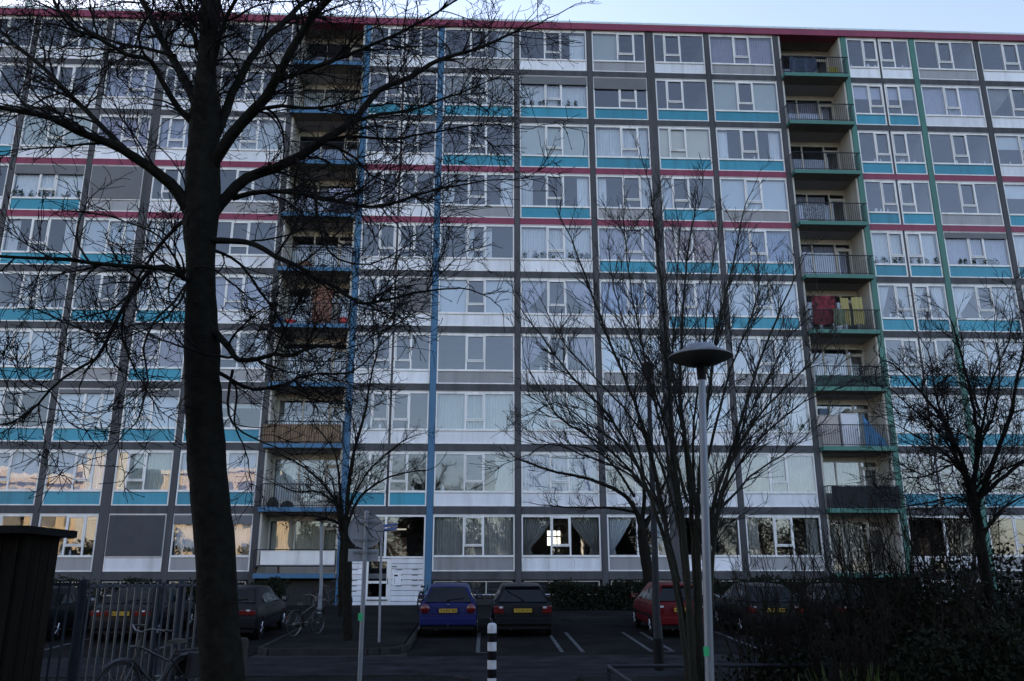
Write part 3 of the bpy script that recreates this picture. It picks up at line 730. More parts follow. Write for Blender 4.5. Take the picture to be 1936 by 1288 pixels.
    wp.tube([b0, b0 + Vector((ww*.45, 0, 0)) + up_*(.10 if ww > 0 else .55)], .012, 5); wp.box(-.05, .05, b0.y - .03, b0.y + .05, b0.z - .05, b0.z - .01); lpart('wiper', wp, M_blk, body)
    if 'paper' in extras:
        q = P0.lerp(P1, .45) + nn*.02; pm = MB(); pm.add([(-.44, q.y - .06*up_.y, q.z - .10), (-.22, q.y - .06*up_.y, q.z - .10), (-.22, q.y + up_.y*.26, q.z + .11), (-.44, q.y + up_.y*.26, q.z + .11)], [(0,1,2,3)]); pm.v = [(x, y - .07, z + .02) for x, y, z in pm.v]; lpart('paper_notice', pm, M_paper, body)
    if 'badge' in extras:
        lpart('badge', MB().cbox(-.025, .025, -.012, .05, .862*k, .915*k, .008), M_chrome, body)
        lpart('badge', MB().box(-hw*.72, -hw*.50, -.046, -.036, .66*k, .675*k), M_chrome, body)
        lpart('tow_bar', MB().tube([(0, .1, .32), (0, -.10, .33), (0, -.10, .40)], .025, 8), M_iron, c)
    if 'spoiler' in extras:
        sp = MB(); z_ = st[gi[1]][3]*k; y_ = st[gi[1]][0]*sc; sp.cbox(-hw*.60, hw*.60, y_ - .12, y_ + .08, z_ - .025, z_ + .03, .012); lpart('spoiler', sp, paint, body, True)
    ex = MB(); ex.tube([(-.4*hw, .2, .24), (-.4*hw, -.06, .23)], .028, 8); lpart('exhaust', ex, M_iron, c)
    return c
def cy_(y): return gz(y)
car('parked_car', 'blue hatchback with round red tail lamps parked beside the entrance pavement', carpaint('blue_car_paint', (.009,.013,.075)), 'hatch', (-.75, 25.2, gz(25.2)), 0, 3.83, 1.65, 1.43, 6, ('body_bumper', 'round_lamps', 'badge'))
car('parked_car', 'black hatchback with a wiper across its rear window next to the blue car', carpaint('black_car_paint', (.004,.0045,.006)), 'hatch', (1.40, 25.2, gz(25.2)), 0, 4.02, 1.70, 1.43, 6, ('wiper_left', 'spoiler', 'chrome_mirror'))
car('parked_car', 'red hatchback behind the bare multi stemmed tree', carpaint('red_car_paint', (.085,.004,.006)), 'hatch', (6.0, 25.0, gz(25.0)), 0, 3.95, 1.64, 1.47, 6, ('body_bumper', 'spoiler'))
car('parked_car', 'dark grey saloon with a paper notice in its rear window', carpaint('dark_grey_car_paint', (.009,.0105,.013)), 'sedan', (-6.88, 24.6, gz(24.6)), 0, 4.3, 1.68, 1.40, 6, ('lamp_strip', 'paper'))
car('parked_car', 'grey green hatchback half hidden by the thicket next to the red car', carpaint('grey_green_car_paint', (.010,.013,.013)), 'hatch', (8.75, 25.1, gz(25.1)), 0, 4.0, 1.68, 1.42, 6, ())
car('parked_car', 'black saloon with a yellow plate seen through the thicket', carpaint('soot_car_paint', (.007,.007,.008)), 'sedan', (11.35, 25.0, gz(25.0)), 0, 4.3, 1.68, 1.40, 6, ())
car('parked_car', 'dark hatchback with red lamps seen through the bars beside the shed', carpaint('ink_car_paint', (.006,.007,.009)), 'hatch', (-12.45, 24.4, gz(24.4)), 0, 3.9, 1.66, 1.42, 6, ())
car('parked_car', 'dark saloon with an orange lamp strip behind the bars and the bicycle', carpaint('slate_car_paint', (.008,.009,.012)), 'sedan', (-9.7, 24.5, gz(24.5)), 0, 4.2, 1.66, 1.40, 6, ('lamp_strip',))

# ------------------------------------------------------------------ bicycles
M_chr = mat('dull_chrome', (.16,.165,.17), .3, .1, 5, metal=.8); M_bk = mat('black_enamel', (.012,.012,.014), .35, .1, 6, coat=.3)
M_saddle = mat('saddle_leather', (.02,.017,.015), .55, .15, 12)
def bicycle(label, loc, rz, frame_m, lean=0.0, bag=False, crate=False, bar='swept', light=False):
    b = empty('bicycle', loc, label, 'bicycle', 'bicycles near the flats', rz); b.rotation_euler = (lean, 0, rz)
    Rw = .345; wb = 1.08                                    # local x runs forward, rear hub at x=0
    for nm, x in (('wheel', 0), ('wheel', wb)):
        w = lpart(nm, MB().ring((0,0,0), (0,1,0), Rw - .012, .018, 32, 6), M_tyre, b, True, (x, 0, Rw))
        lpart('rim', MB().ring((0,0,0), (0,1,0), Rw - .042, .011, 32, 5), M_chr, w, True)
        sp = MB()
        for q in range(14):
            a = q*2*math.pi/14; sp.tube([(0, .025*(-1)**q, 0), ((Rw - .045)*math.cos(a), 0, (Rw - .045)*math.sin(a))], .0022, 3, False)
        sp.tube([(0, -.05, 0), (0, .05, 0)], .022, 8); lpart('spokes', sp, M_chr, w)
        mg = MB(); a0, a1 = (R(20), R(200)) if x == 0 else (R(45), R(160)); V = []; n = 14
        for q in range(n + 1):
            a = a0 + (a1 - a0)*q/n
            for (dy, dr) in ((-.028, .028), (0, .042), (.028, .028)): V.append((x + (Rw + dr)*math.cos(a), dy, Rw + (Rw + dr)*math.sin(a)))
        mg.add(V, [f for q in range(n) for f in ((q*3, q*3 + 1, q*3 + 4, q*3 + 3), (q*3 + 1, q*3 + 2, q*3 + 5, q*3 + 4))]); lpart('mudguard', mg, frame_m, b, True)
    bb = (.44, 0, .29); seat = (.25, 0, .80); head = (.86, 0, .86); hl = (.90, 0, .66)
    f = MB(); f.tube([bb, (.30, 0, .68), seat], .016, 8); f.tube([(.31, 0, .62), head], .017, 8); f.tube([bb, hl], .019, 8); f.tube([hl, head, (.845, 0, .94)], .02, 8)
    for s in (-1, 1):
        f.tube([bb, (0, s*.06, Rw)], .011, 6); f.tube([(.30, s*.015, .66), (0, s*.06, Rw)], .010, 6); f.tube([hl, (.95, s*.05, .60), (wb - .01, s*.055, Rw)], .012, 6)
    lpart('frame', f, frame_m, b, True)
    lpart('chain_guard', MB().tube([(.0, .06, Rw - .02), (.22, .065, .33), (.46, .07, .31), (.52, .07, .29)], [.045, .055, .075, .06], 8), M_bk, b, True)
    ck = MB(); ck.tube([(.44, -.10, .29), (.44, .10, .29)], .02, 8)
    for s in (-1, 1): ck.tube([(.44, s*.10, .29), (.44 + s*.12, s*.11, .29 - s*.11)], .011, 6); ck.box(.44 + s*.12 - .045, .44 + s*.12 + .045, min(s*.12, s*.21), max(s*.12, s*.21), .28 - s*.11, .30 - s*.11)
    lpart('crank', ck, M_chr, b, True)
    sd_ = MB(); V = []; pr_ = [(.12, .085, 0), (.16, .10, .02), (.24, .075, .015), (.33, .03, .01), (.39, .02, 0)]
    for (x, hw, dz) in pr_: V += [(x, -hw, .88 + dz - .03), (x, -hw*.8, .90 + dz), (x, hw*.8, .90 + dz), (x, hw, .88 + dz - .03), (x, 0, .84 + dz)]
    sd_.add(V, [(k*5 + j, k*5 + (j + 1) % 5, k*5 + 5 + (j + 1) % 5, k*5 + 5 + j) for k in range(4) for j in range(5)] + [(4,3,2,1,0), (20,21,22,23,24)]); lpart('saddle', sd_, M_saddle, b, True)
    hb = MB(); z = 1.06
    hb.tube([(.845, 0, .92), (.85, 0, z - .02)], .014, 8)
    for s in (-1, 1): hb.tube([(.85, 0, z - .02), (.90, s*.07, z), (.86, s*.20, z + .05), (.72, s*.28, z + .03), (.62, s*.30, z + .02)], .011, 8)
    h_ = lpart('handlebar', hb, M_chr, b, True)
    for s in (-1, 1): lpart('grip', MB().tube([(.72, s*.28, z + .03), (.60, s*.302, z + .018)], .017, 8), M_bk, h_, True)
    rk = MB()
    for s in (-.06, .06): rk.tube([(.24, s, .70), (-.30, s, .71), (-.32, s*.5, .71)], .007, 5); rk.tube([(0, s, Rw), (-.16, s, .71)], .006, 5)
    for x in (.1, -.05, -.2): rk.tube([(x, -.06, .71), (x, .06, .71)], .005, 5)
    lpart('luggage_rack', rk, M_bk, b, True)
    lpart('tail_lamp', MB().cbox(-.37, -.34, -.03, .03, .52, .56, .004), M_tail, b)
    if light: lpart('head_lamp', MB().lathe([(0, 0), (.03, .01), (.045, .07), (0, .075)], 10, (.95, 0, .80)), M_chr, b, True)
    if bag:
        for s in (-1, 1):
            g = MB(); g.cbox(-.36, .10, min(s*.075, s*.20), max(s*.075, s*.20), .40, .74, .02); lpart('pannier', g, mat('black_canvas', (.012,.012,.014), .8, .2, 9), b, True)
    if crate:
        g = MB(); g.box(1.0, 1.34, -.2, .2, .80, .82)
        for (a, c_) in ((1.0, 1.02), (1.32, 1.34)): g.box(a, c_, -.2, .2, .82, 1.02)
        for (a, c_) in ((-.2, -.18), (.18, .2)): g.box(1.021, 1.319, a, c_, .82, 1.02)
        lpart('crate', g, M_bk, b)
    return b
M_silver = mat('silver_enamel', (.05,.053,.06), .35, .1, 5, metal=.4)
p = at(350, 1240, 12.9)
bicycle('silver bicycle with black panniers leaning by the bars and the big trunk', (p[0], 12.9, .10), R(238), M_silver, R(-6), bag=True, light=True)
bicycle('black bicycle on the pavement beside the dark grey saloon', (-5.0, 24.6, gz(24.6) + .10), R(64), M_bk, R(4))
bicycle('black bicycle standing by the lamp pole under the blue balcony', (-6.0, 34.2, gz(34.2) + .10), R(-20), M_bk, R(4))
bicycle('dark bicycle parked at the white entrance', (-2.1, 33.6, gz(33.6) + .10), R(78), M_bk, R(5))
bicycle('bicycle with a front crate leaning behind the blue car', (-1.2, 34.3, gz(34.3) + .10), R(60), M_bk, R(5), crate=True)

# ------------------------------------------------------------------ street furniture
M_galv = mat('galvanised_steel', (.20,.22,.25), .45, .15, 6, metal=.55, streak=True); M_sgrey = mat('sign_back_grey', (.27,.285,.30), .5, .1, 4)
M_stk = mat('green_sticker', (.04,.42,.16), .5, .1, 20); M_blue_s = mat('blue_sign', (.012,.045,.19), .4, .1, 6); M_wpost = mat('weathered_post', (.03,.026,.022), .9, .3, 9, bump=.5, bscale=30)
# disc lamp near the right
lx, ly = at(1330, 1000, 9.6)[0], 9.6
top = at(1325, 700, 9.6)[2]
l1 = empty('street_lamp', (lx, ly, -.03), 'grey street lamp with a wide domed disc head in front of the multi stemmed tree', 'street lamp')
xt = at(1325, 690, 9.6)[0]; xb = at(1341, 1288, 9.6)[0]
part('post', MB().tube([(xb + (xb - xt)*.3, ly, -.06), (xb, ly, .6), ((xb + xt)/2, ly, 2.4), (xt, ly, top - .12)], [.056, .052, .047, .042], 16), M_galv, l1, True)
part('neck', MB().tube([(xt, ly, top - .12), (xt, ly, top + .04), (xt, ly, top + .10)], [.052, .056, .105], 16), M_blk, l1, True)
part('lamp_shade', MB().lathe([(.10, .06), (.20, .075), (.34, .135), (.385, .155), (.385, .163), (.37, .178), (.28, .225), (.20, .252), (.10, .272), (.0, .28)], 40, (xt, ly, top)), mat('lamp_shade_grey', (.13,.135,.14), .45, .25, 5, dirt=.4), l1, True)
part('lamp_cap', MB().lathe([(.20, .245), (.19, .285), (.16, .305), (.0, .318)], 32, (xt, ly, top)), M_galv, l1, True)
stz = at(1336, 1232, 9.53)
part('sticker', MB().box(stz[0] - .03, stz[0] + .033, ly - .058, ly - .0555, stz[2] - .05, stz[2] + .05), M_stk, l1)
# older lamp post behind it
p0 = at(1247, 1255, 18.1); p1 = at(1225, 700, 18.1)
l2 = empty('street_lamp', (p0[0], 18.1, 0), 'slim dark lamp post with a small lantern behind the multi stemmed tree', 'street lamp')
part('post', MB().tube([(p0[0], 18.1, 0), (p0[0] - .01, 18.1, .85), (p0[0] - .02, 18.1, 1.0), (p0[0]*.6 + p1[0]*.4, 18.1, 2.8), (p1[0], 18.1, p1[2])], [.095, .095, .082, .065, .045], 12), mat('lamp_post_grey', (.026,.028,.032), .7, .2, 5, spec=.15), l2, True)
part('base_sleeve', MB().tube([(p0[0], 18.1, 0), (p0[0] - .01, 18.1, .62)], .105, 12), M_blk, l2, True)
part('lantern', MB().lathe([(.04, -.25), (.08, -.2), (.14, .0), (.15, .10), (.09, .17), (.0, .2)], 16, (p1[0], 18.1, p1[2])), M_blk, l2, True)
# thin lamp pole by the blue balcony
p0 = at(604, 1160, 32.5); p1 = at(607, 985, 32.5)
l3 = empty('lamp_pole', (p0[0], 32.5, gz(32.5) + .1), 'thin grey lamp pole in front of the ground floor balcony', 'street lamp')
part('post', MB().tube([(p0[0], 32.5, gz(32.5) + .1), (p0[0], 32.5, 1.6), (p1[0], 32.5, p1[2])], [.085, .065, .05], 10), M_galv, l3, True)
part('cap', MB().lathe([(.05, 0), (.20, .03), (.24, .06), (.0, .14)], 16, (p1[0], 32.5, p1[2])), M_blk, l3, True)
# round traffic sign seen from behind
ys_ = 15.0
c1 = at(692, 1003, ys_); pb = at(681, 1283, ys_); pt = at(694, 972, ys_)
sg = empty('traffic_sign', (pb[0], ys_, .1), 'round traffic sign seen from behind with a small plate under it on a steel post', 'sign')
part('post', MB().tube([(pb[0], ys_ - .06, .1), tuple(pt + np.array([0, -.06, .02]))], .038, 12), M_galv, sg, True)
part('post_cap', MB().lathe([(.045, 0), (.042, .03), (.0, .05)], 12, (pt[0], ys_ - .06, pt[2] + .01)), M_galv, sg, True)
dm = MB(); dm.lathe([(0, .012), (.285, .012), (.295, .03), (.305, .03), (.305, 0), (0, 0)], 40); dm.v = [(c1[0] + x, ys_ - z, c1[2] + y) for x, y, z in dm.v]
part('sign_disc', dm, M_sgrey, sg, False)
c2 = at(687, 1050, ys_); part('sub_plate', MB().cbox(c2[0] - .26, c2[0] + .26, ys_ - .012, ys_ + .006, c2[2] - .105, c2[2] + .105, .004), M_sgrey, sg)
br = MB()
for zz in (c1[2] + .14, c1[2] - .16, c2[2] + .05): br.box(c1[0] - .20, c1[0] + .20, ys_ - .03, ys_ - .013, zz - .018, zz + .018); br.box(c1[0] - .06, c1[0] + .05, ys_ - .108, ys_ - .03, zz - .02, zz + .02)
part('bracket', br, M_galv, sg)
stz = at(683, 1166, ys_); part('sticker', MB().box(stz[0] - .04, stz[0] + .04, ys_ - .104, ys_ - .101, stz[2] - .06, stz[2] + .06), M_stk, sg)
# street-name sign
yn = 23.4; pb = at(717, 1203, yn); pt = at(722, 985, yn)
ns = empty('street_name_sign', (pb[0], yn, gz(yn) + .1), 'blue street name sign on a thin post in front of the entrance', 'sign')
part('post', MB().tube([(pb[0], yn, gz(yn) + .1), (pt[0], yn, pt[2])], .034, 10), M_galv, ns, True)
a_ = at(712, 1005, yn); b_ = at(750, 999, yn - .35)
for dz, nm in ((.0, 'name_plate'), (.14, 'name_plate')):
    d = Vector(b_) - Vector(a_); d.z = d.z; nrm = Vector((-d.y, d.x, 0)).normalized()*.008; A = Vector(a_) + Vector((0,0,dz*.8)); B = Vector(b_) + Vector((0,0,dz*.8)); u = Vector((0,0,.04))
    part(nm, MB().add([A - u - nrm, B - u - nrm, B + u - nrm, A + u - nrm, A - u + nrm, B - u + nrm, B + u + nrm, A + u + nrm], [(0,1,2,3),(7,6,5,4),(0,4,5,1),(1,5,6,2),(2,6,7,3),(3,7,4,0)]), M_blue_s, ns)
# striped bollard
yb = 9.9; bx = at(930, 1250, yb)[0]; bt = at(931, 1178, yb)[2]
bo = empty('bollard', (bx, yb, .0), 'black and white striped bollard at the edge of the road', 'bollard')
M_bw = mat('bollard_white', (.52,.53,.56), .5, .12, 9, dirt=.35); M_bb = mat('bollard_black', (.006,.006,.007), .7, .15, 9, spec=.1)
edges = [at(931, y, yb)[2] for y in (1197, 1214, 1231, 1248, 1265, 1282, 1299)] ; zz = [bt - .015] + edges + [.0]
for k in range(len(zz) - 1):
    M = M_bw if k % 2 == 0 else M_bb
    if k == 0: part('stripe', MB().lathe([(.0515, zz[1] + .001), (.0515, zz[0] - .02), (.046, zz[0] + .004), (.03, zz[0] + .014), (0, zz[0] + .017)], 20, (bx, yb, 0)), M, bo, True)
    else: part('stripe', MB().tube([(bx, yb, zz[k + 1] + .001), (bx, yb, zz[k])], .051, 20), M, bo, True)
# tubular knee rail that turns a corner
yr = 12.6
kr = empty('knee_rail', (at(1150, 1260, yr)[0], yr, 0), 'low dark steel knee rail round the planting bed', 'railing')
za = at(1150, 1260, yr)[2]; xa = at(1150, 1260, yr)[0]
part('rail', MB().tube([(xa + .02, yr, za), (xa + 12, yr, za + .02)], .026, 8), M_iron, kr, True)
part('rail', MB().tube([(xa, yr + .02, za - .005), (xa + .02, yr - 4.5, za - .03)], .026, 8), M_iron, kr, True)
for q in range(8): part('post', MB().box(xa + .0 + q*1.6 - .03, xa + q*1.6 + .03, yr - .03, yr + .03, 0, za + .02), M_iron, kr)
part('post', MB().box(xa - .01, xa + .05, yr - 2.2, yr - 2.14, 0, za + .01), M_iron, kr)
# wooden stub post beside the big trunk
yp = 10.4; q0 = at(456, 1206, yp)
single('wooden_post', MB().tube([(q0[0], yp, .1), (q0[0], yp, q0[2] - .03), (q0[0], yp, q0[2])], [.088, .085, .07], 12), M_wpost, (q0[0], yp, .1), 'short dark wooden post beside the big trunk', 'post', smooth=True)
# bar fence: two runs meeting at a corner post
M_fence = mat('blue_grey_fence_paint', (.028,.037,.050), .5, .2, 7, metal=.2, dirt=.3)
fe = empty('bar_fence', (at(145, 1200, 12.6)[0], 12.6, .1), 'dark steel bar fence between the shed and the big trunk', 'fence')
def bars(p, q, sp=.108, zt=1.78):
    p = Vector(p); q = Vector(q); n = int((q - p).length/sp); u = (q - p).normalized(); s = Vector((-u.y, u.x))*.012
    for k in range(n + 1):
        c = p.lerp(q, k/n); m = MB(); a = c - u*.014; b = c + u*.014
        m.add([(a.x - s.x, a.y - s.y, .16), (b.x - s.x, b.y - s.y, .16), (b.x + s.x, b.y + s.y, .16), (a.x + s.x, a.y + s.y, .16), (a.x - s.x, a.y - s.y, zt), (b.x - s.x, b.y - s.y, zt), (b.x + s.x, b.y + s.y, zt), (a.x + s.x, a.y + s.y, zt)],
              [(0,3,2,1),(4,5,6,7),(0,1,5,4),(1,2,6,5),(2,3,7,6),(3,0,4,7)]); part('bar', m, M_fence, fe)
    for z in (.24, zt - .05):
        part('rail', MB().tube([(p.x, p.y + .03, z), (q.x, q.y + .03, z)], .026, 4), M_fence, fe)
A = at(148, 1200, 12.6); B = at(440, 1200, 14.2); C = at(-160, 1200, 12.2)
bars((A[0] + .08, 12.6), (B[0], 14.2)); bars((C[0], 12.2), (A[0] - .06, 12.58), .125, 1.80)
for x, y in ((A[0], 12.6), (at(290, 1200, 13.35)[0], 13.35), (at(335, 1200, 13.65)[0], 13.65)): part('post', MB().box(x - .035, x + .035, y - .035, y + .035, .1, 1.82), M_fence, fe)
# wooden shed
M_plank = mat('dark_shed_plank', (.010,.0085,.0065), .9, .3, 5, bump=.4, bscale=30, streak=True, objvar=.15, spec=.1)
y0s, y1s = 10.9, 11.9; xr = at(103, 1100, y1s)[0]; zr = at(60, 1014, y1s)[2]
sh = empty('wooden_shed', (xr - 1.2, y0s, .1), 'dark wooden shed with a flat overhanging roof', 'shed')
n = 14; wpl = 2.4/n
for k in range(n):
    x = xr - .05 - 2.4 + k*wpl; part('plank', MB().cbox(x + .003, x + wpl - .003, y0s + .01*(k % 2), y0s + .05, .1, zr - .02, .005), M_plank, sh)
n = 8; wpl = (y1s - y0s - .06)/n
for k in range(n):
    y = y0s + .055 + k*wpl; part('plank', MB().box(xr - .05, xr - .006*(k % 2), y + .003, y + wpl - .003, .1, zr - .02), M_plank, sh)
part('back_wall', MB().box(xr - 2.45, xr - .05, y1s - .05, y1s, .1, zr - .03), M_plank, sh)
part('roof', MB().box(xr - 2.7, xr + .16, y0s - .2, y1s + .12, zr - .018, zr + .075), mat('roof_felt', (.012,.012,.012), .95, .25, 8, bump=.4, spec=.1), sh)
# ------------------------------------------------------------------ things on the balconies
def bal(i, r, u, y=-.1): x0, x1, z = balc[(i, r)]; return x0 + (x1 - x0)*u, F + y, z
def hanging(name, i, r, u0, u1, z0, z1, y, col, label, cat, var=.1, amp=.03, scale=6.0, group=None):
    xa, yy, z = bal(i, r, u0, y); xb = bal(i, r, u1, y)[0]
    rr = random.Random(int(u0*100) + r); m = MB(); n = 14; nz_ = 5; V = []; ph = rr.uniform(0, 6)
    for k in range(nz_):
        for q in range(n + 1):
            u = q/n; V.append((xa + (xb - xa)*u + .02*math.sin(k*1.7 + ph), yy + amp*math.sin(u*14 + ph)*(1 - .5*k/nz_), z + z0 + (z1 - z0)*k/(nz_ - 1) + (.05*math.sin(u*5 + ph) if k == 0 else 0)))
    m.add(V, [(k*(n + 1) + q, k*(n + 1) + q + 1, (k + 1)*(n + 1) + q + 1, (k + 1)*(n + 1) + q) for k in range(nz_ - 1) for q in range(n)])
    m.v += [(x, y_ + .012, z_) for x, y_, z_ in V]; b = len(V); m.f += [tuple(b + j for j in reversed(f)) for f in m.f[:]]
    return single(name, m, mat('cloth_' + label.replace(' ', '_')[:40], col, .9, var, scale), ((xa + xb)/2, yy, z), label, cat, group, True)
G_l = 'laundry hanging on the balconies'
hanging('patterned_cloth', 13, 6, .06, .40, .30, 1.72, -.30, (.14,.02,.028), 'red and white patterned cloth hanging over the green balcony rail', 'laundry', .9, .05, 5.0, G_l)
hanging('yellow_towel', 13, 6, .48, .60, .25, 1.62, -.28, (.34,.29,.12), 'yellow towel hanging next to the patterned red cloth', 'laundry', .1, .03, 6, G_l)
hanging('yellow_towel', 13, 6, .64, .80, .28, 1.66, -.28, (.35,.30,.12), 'wider yellow towel at the end of the washing line', 'laundry', .1, .03, 6, G_l)
hanging('green_blanket', 13, 6, .34, .50, .22, 1.02, -.42, (.09,.11,.07), 'dark green blanket draped over the balcony rail beside yellow towels', 'laundry', .2, .04, 6, G_l)
hanging('striped_cloth', 6, 4, .62, .96, .75, 1.35, -.25, (.45,.44,.58), 'white and lilac washing hung high on a blue balcony', 'laundry', .7, .05, 9, G_l)
hanging('dark_trousers', 6, 4, .64, .95, .05, .72, -.24, (.03,.03,.05), 'dark trousers hanging below the lilac washing', 'laundry', .2, .05, 9, G_l)
hanging('blue_blanket', 13, 1, .10, .52, .10, .95, -.33, (.05,.07,.11), 'dark blue blanket on the topmost green balcony', 'laundry', .3, .05, 6, G_l)
hanging('yellow_cloth', 13, 1, .82, .97, .12, 1.0, .5, (.30,.26,.05), 'yellow cloth at the end of the topmost green balcony', 'laundry', .2, .05, 6, G_l)
hanging('white_netting', 13, 4, .08, .40, .1, .95, -.30, (.30,.33,.38), 'pale netting bundled behind a green balcony rail', 'laundry', .6, .06, 14, G_l)
def screen(i, r, u0, u1, z0, z1, M, label, slats=0):
    x0, yy, z = bal(i, r, u0, -.33); x1 = bal(i, r, u1)[0]
    s = empty('balcony_screen', ((x0 + x1)/2, yy, z), label, 'screen', 'screens tied to balcony rails')
    n = slats or 12; w = (x1 - x0)/n
    for k in range(n): part('screen_slat', MB().cbox(x0 + k*w + .004, x0 + (k + 1)*w - .004, yy + .006*(k % 2), yy + .03, z + z0, z + z1 - .015*rng.random(), .003), M, s)
    return s
screen(6, 8, -.02, .98, .02, .88, mat('bamboo_screen', (.27,.175,.10), .85, .25, 7, streak=True, objvar=.15), 'tan bamboo screen along a blue balcony rail', 22)
screen(13, 7, .0, .99, .02, .56, mat('dark_green_screen', (.035,.075,.07), .7, .2, 5, objvar=.12), 'dark green slatted screen on a green balcony', 18)
screen(13, 9, .06, .98, .02, .98, mat('black_screen', (.012,.012,.018), .7, .2, 5, objvar=.12), 'black screen covering a whole balcony rail', 14)
x, y, z = bal(13, 8, .15, .25)
def cabinet(i, r, u0, u1, hgt, y0, M, label):
    xa, yy, z = bal(i, r, u0, y0); xb = bal(i, r, u1)[0]; c = empty('cabinet', ((xa + xb)/2, yy, z), label, 'cabinet', 'cabinets stored on the balcony')
    part('case', MB().cbox(xa, xb, yy, yy + .5, z, z + hgt, .01), M, c); part('top_board', MB().box(xa - .02, xb + .02, yy - .02, yy + .52, z + hgt + .001, z + hgt + .03), M, c)
    part('door_leaf', MB().cbox(xa + .02, xb - .02, yy - .02, yy - .002, z + .08, z + hgt - .03, .006), M, c); part('handle', MB().box(xb - .09, xb - .07, yy - .04, yy - .021, z + hgt*.5, z + hgt*.5 + .12), M_iron, c)
cabinet(13, 8, .05, .34, 1.55, .30, mat('beige_cabinet', (.40,.36,.33), .6, .06, 3), 'tall beige cabinet standing on a green balcony')
cabinet(13, 8, .37, .60, 1.62, .26, mat('white_cabinet', (.62,.62,.66), .5, .05, 3), 'white cabinet leaning next to the beige cabinet')
xa, yy, z = bal(13, 8, .15, .55)
single('storage_crate', MB().box(xa - .2, xa + .22, yy - .2, yy + .2, z + 1.58, z + 1.6).box(xa - .2, xa - .18, yy - .2, yy + .2, z + 1.6, z + 1.9).box(xa + .2, xa + .22, yy - .2, yy + .2, z + 1.6, z + 1.9).box(xa - .18, xa + .2, yy - .2, yy - .18, z + 1.6, z + 1.9), mat('dark_blue_plastic', (.03,.06,.10), .5, .1), (xa, yy, z + 1.58), 'dark blue crate on top of the beige cabinet', 'crate')
xa, yy, z = bal(13, 8, .50, .5)
m = MB(); rr = random.Random(3)
m.lathe([(0, 0), (.26, .0), (.30, .05), (.22, .14), (.12, .24), (0, .28)], 9, (xa, yy, z + 1.66)); m.v = [(a + rr.uniform(-.03,.03), b + rr.uniform(-.03,.03), max(c, z + 1.652)) for a, b, c in m.v]
single('cloth_bundle', m, mat('drab_bundle', (.20,.18,.14), .9, .3, 8), (xa, yy, z + 1.65), 'crumpled drab bundle on top of the white cabinet', 'bundle', smooth=True)
# folded blue tarpaulin hanging as a wedge
xa, yy, z = bal(13, 8, .62, -.2); xb = bal(13, 8, .95)[0]
m = MB(); n = 9; V = []
for k in range(n):
    q = k/(n - 1); top_ = 1.55 - 1.25*q**.8
    for (dy, zz) in ((0, .03), (.03*math.sin(k*2.1), top_*.5), (0, top_)): V.append((xa + (xb - xa)*q*(1 if zz < .1 else .86), yy + dy + .02*math.sin(k*1.7), z + zz))
m.add(V, [(k*3 + j, k*3 + 3 + j, k*3 + 4 + j, k*3 + 1 + j) for k in range(n - 1) for j in range(2)]); b = len(m.v); fs = list(m.f)
m.v += [(a, c + .03, d) for a, c, d in m.v]; m.f += [tuple(b + j for j in reversed(f)) for f in fs]
single('tarpaulin', m, mat('blue_tarpaulin', (.03,.14,.28), .55, .2, 5), (xa, yy, z), 'blue tarpaulin wedge beside the white cabinet', 'tarpaulin', smooth=True)
# left column of balconies
xa, yy, z = bal(6, 6, .47, .15); xb = bal(6, 6, .74)[0]
dr_ = empty('loose_door', ((xa + xb)/2, yy, z), 'brown wooden door leaning upright on a blue balcony', 'door')
part('leaf', MB().cbox(xa, xb, yy, yy + .045, z, z + 1.98, .008), mat('brown_wood', (.20,.085,.05), .55, .2, 4, streak=True), dr_); part('keyhole_plate', MB().box(xa + .06, xa + .10, yy - .006, yy - .001, z + .95, z + 1.15), M_iron, dr_)
def bucket(i, r, u, y, rad, hgt, M, label, name='bucket'):
    xa, yy, z = bal(i, r, u, y); o = empty(name, (xa, yy, z), label, name.replace('_', ' '))
    part('tub', MB().lathe([(0, .01), (rad*.75, .01), (rad, hgt), (rad*1.06, hgt), (rad*1.06, hgt - .02), (rad*.78, 0), (0, 0)], 18, (xa, yy, z + .002)), M, o, True)
    hp = [(xa + rad*math.cos(a), yy, z + hgt + .4*rad*math.sin(a)) for a in [math.pi*k/8 for k in range(9)]]; part('handle', MB().tube(hp, .008, 5), M_iron, o)
M_rp = mat('red_plastic', (.42,.02,.02), .45, .1, 5)
bucket(6, 6, .92, -.2, .19, .30, M_rp, 'red bucket on the balcony with the loose brown door'); bucket(6, 6, .22, -.2, .24, .17, M_rp, 'low red basin on the balcony with the loose brown door', 'basin')
bucket(6, 6, .07, -.15, .14, .32, mat('blue_plastic', (.03,.12,.42), .45, .1), 'blue bucket at the end of the balcony with the loose door')
def heap(i, r, u, y, sx, sz, col, label, name, seed):
    xa, yy, z = bal(i, r, u, y); rr = random.Random(seed); m = MB(); prof = [(0, 0), (1, 0), (1.02, .2), (.9, .55), (.6, .85), (.25, .98), (0, 1)]
    m.lathe([(a, b) for a, b in prof], 14); m.v = [(xa + a*sx*(1 + rr.uniform(-.06,.06)), yy + b*.18, z + .002 + c*sz*(1 + rr.uniform(-.05,.05) if c else 1)) for a, b, c in m.v]
    return single(name, m, mat('heap_' + name, col, .9, .35, 9, bump=.4), (xa, yy, z), label, 'bundle', smooth=True)
heap(6, 5, .34, -.12, .42, .40, (.24,.135,.075), 'round tan bundle on a blue balcony floor', 'tan_bundle', 2); heap(6, 5, .60, -.15, .24, .22, (.02,.02,.025), 'small black bag next to the round tan bundle', 'black_bag', 4)
heap(6, 9, .16, -.12, .25, .45, (.015,.02,.015), 'dark planter bush on the blue balcony above ground floor', 'dark_bundle', 5); heap(6, 9, .34, -.12, .30, .28, (.02,.02,.018), 'low dark sack behind the blue balcony rail', 'dark_sack', 6)
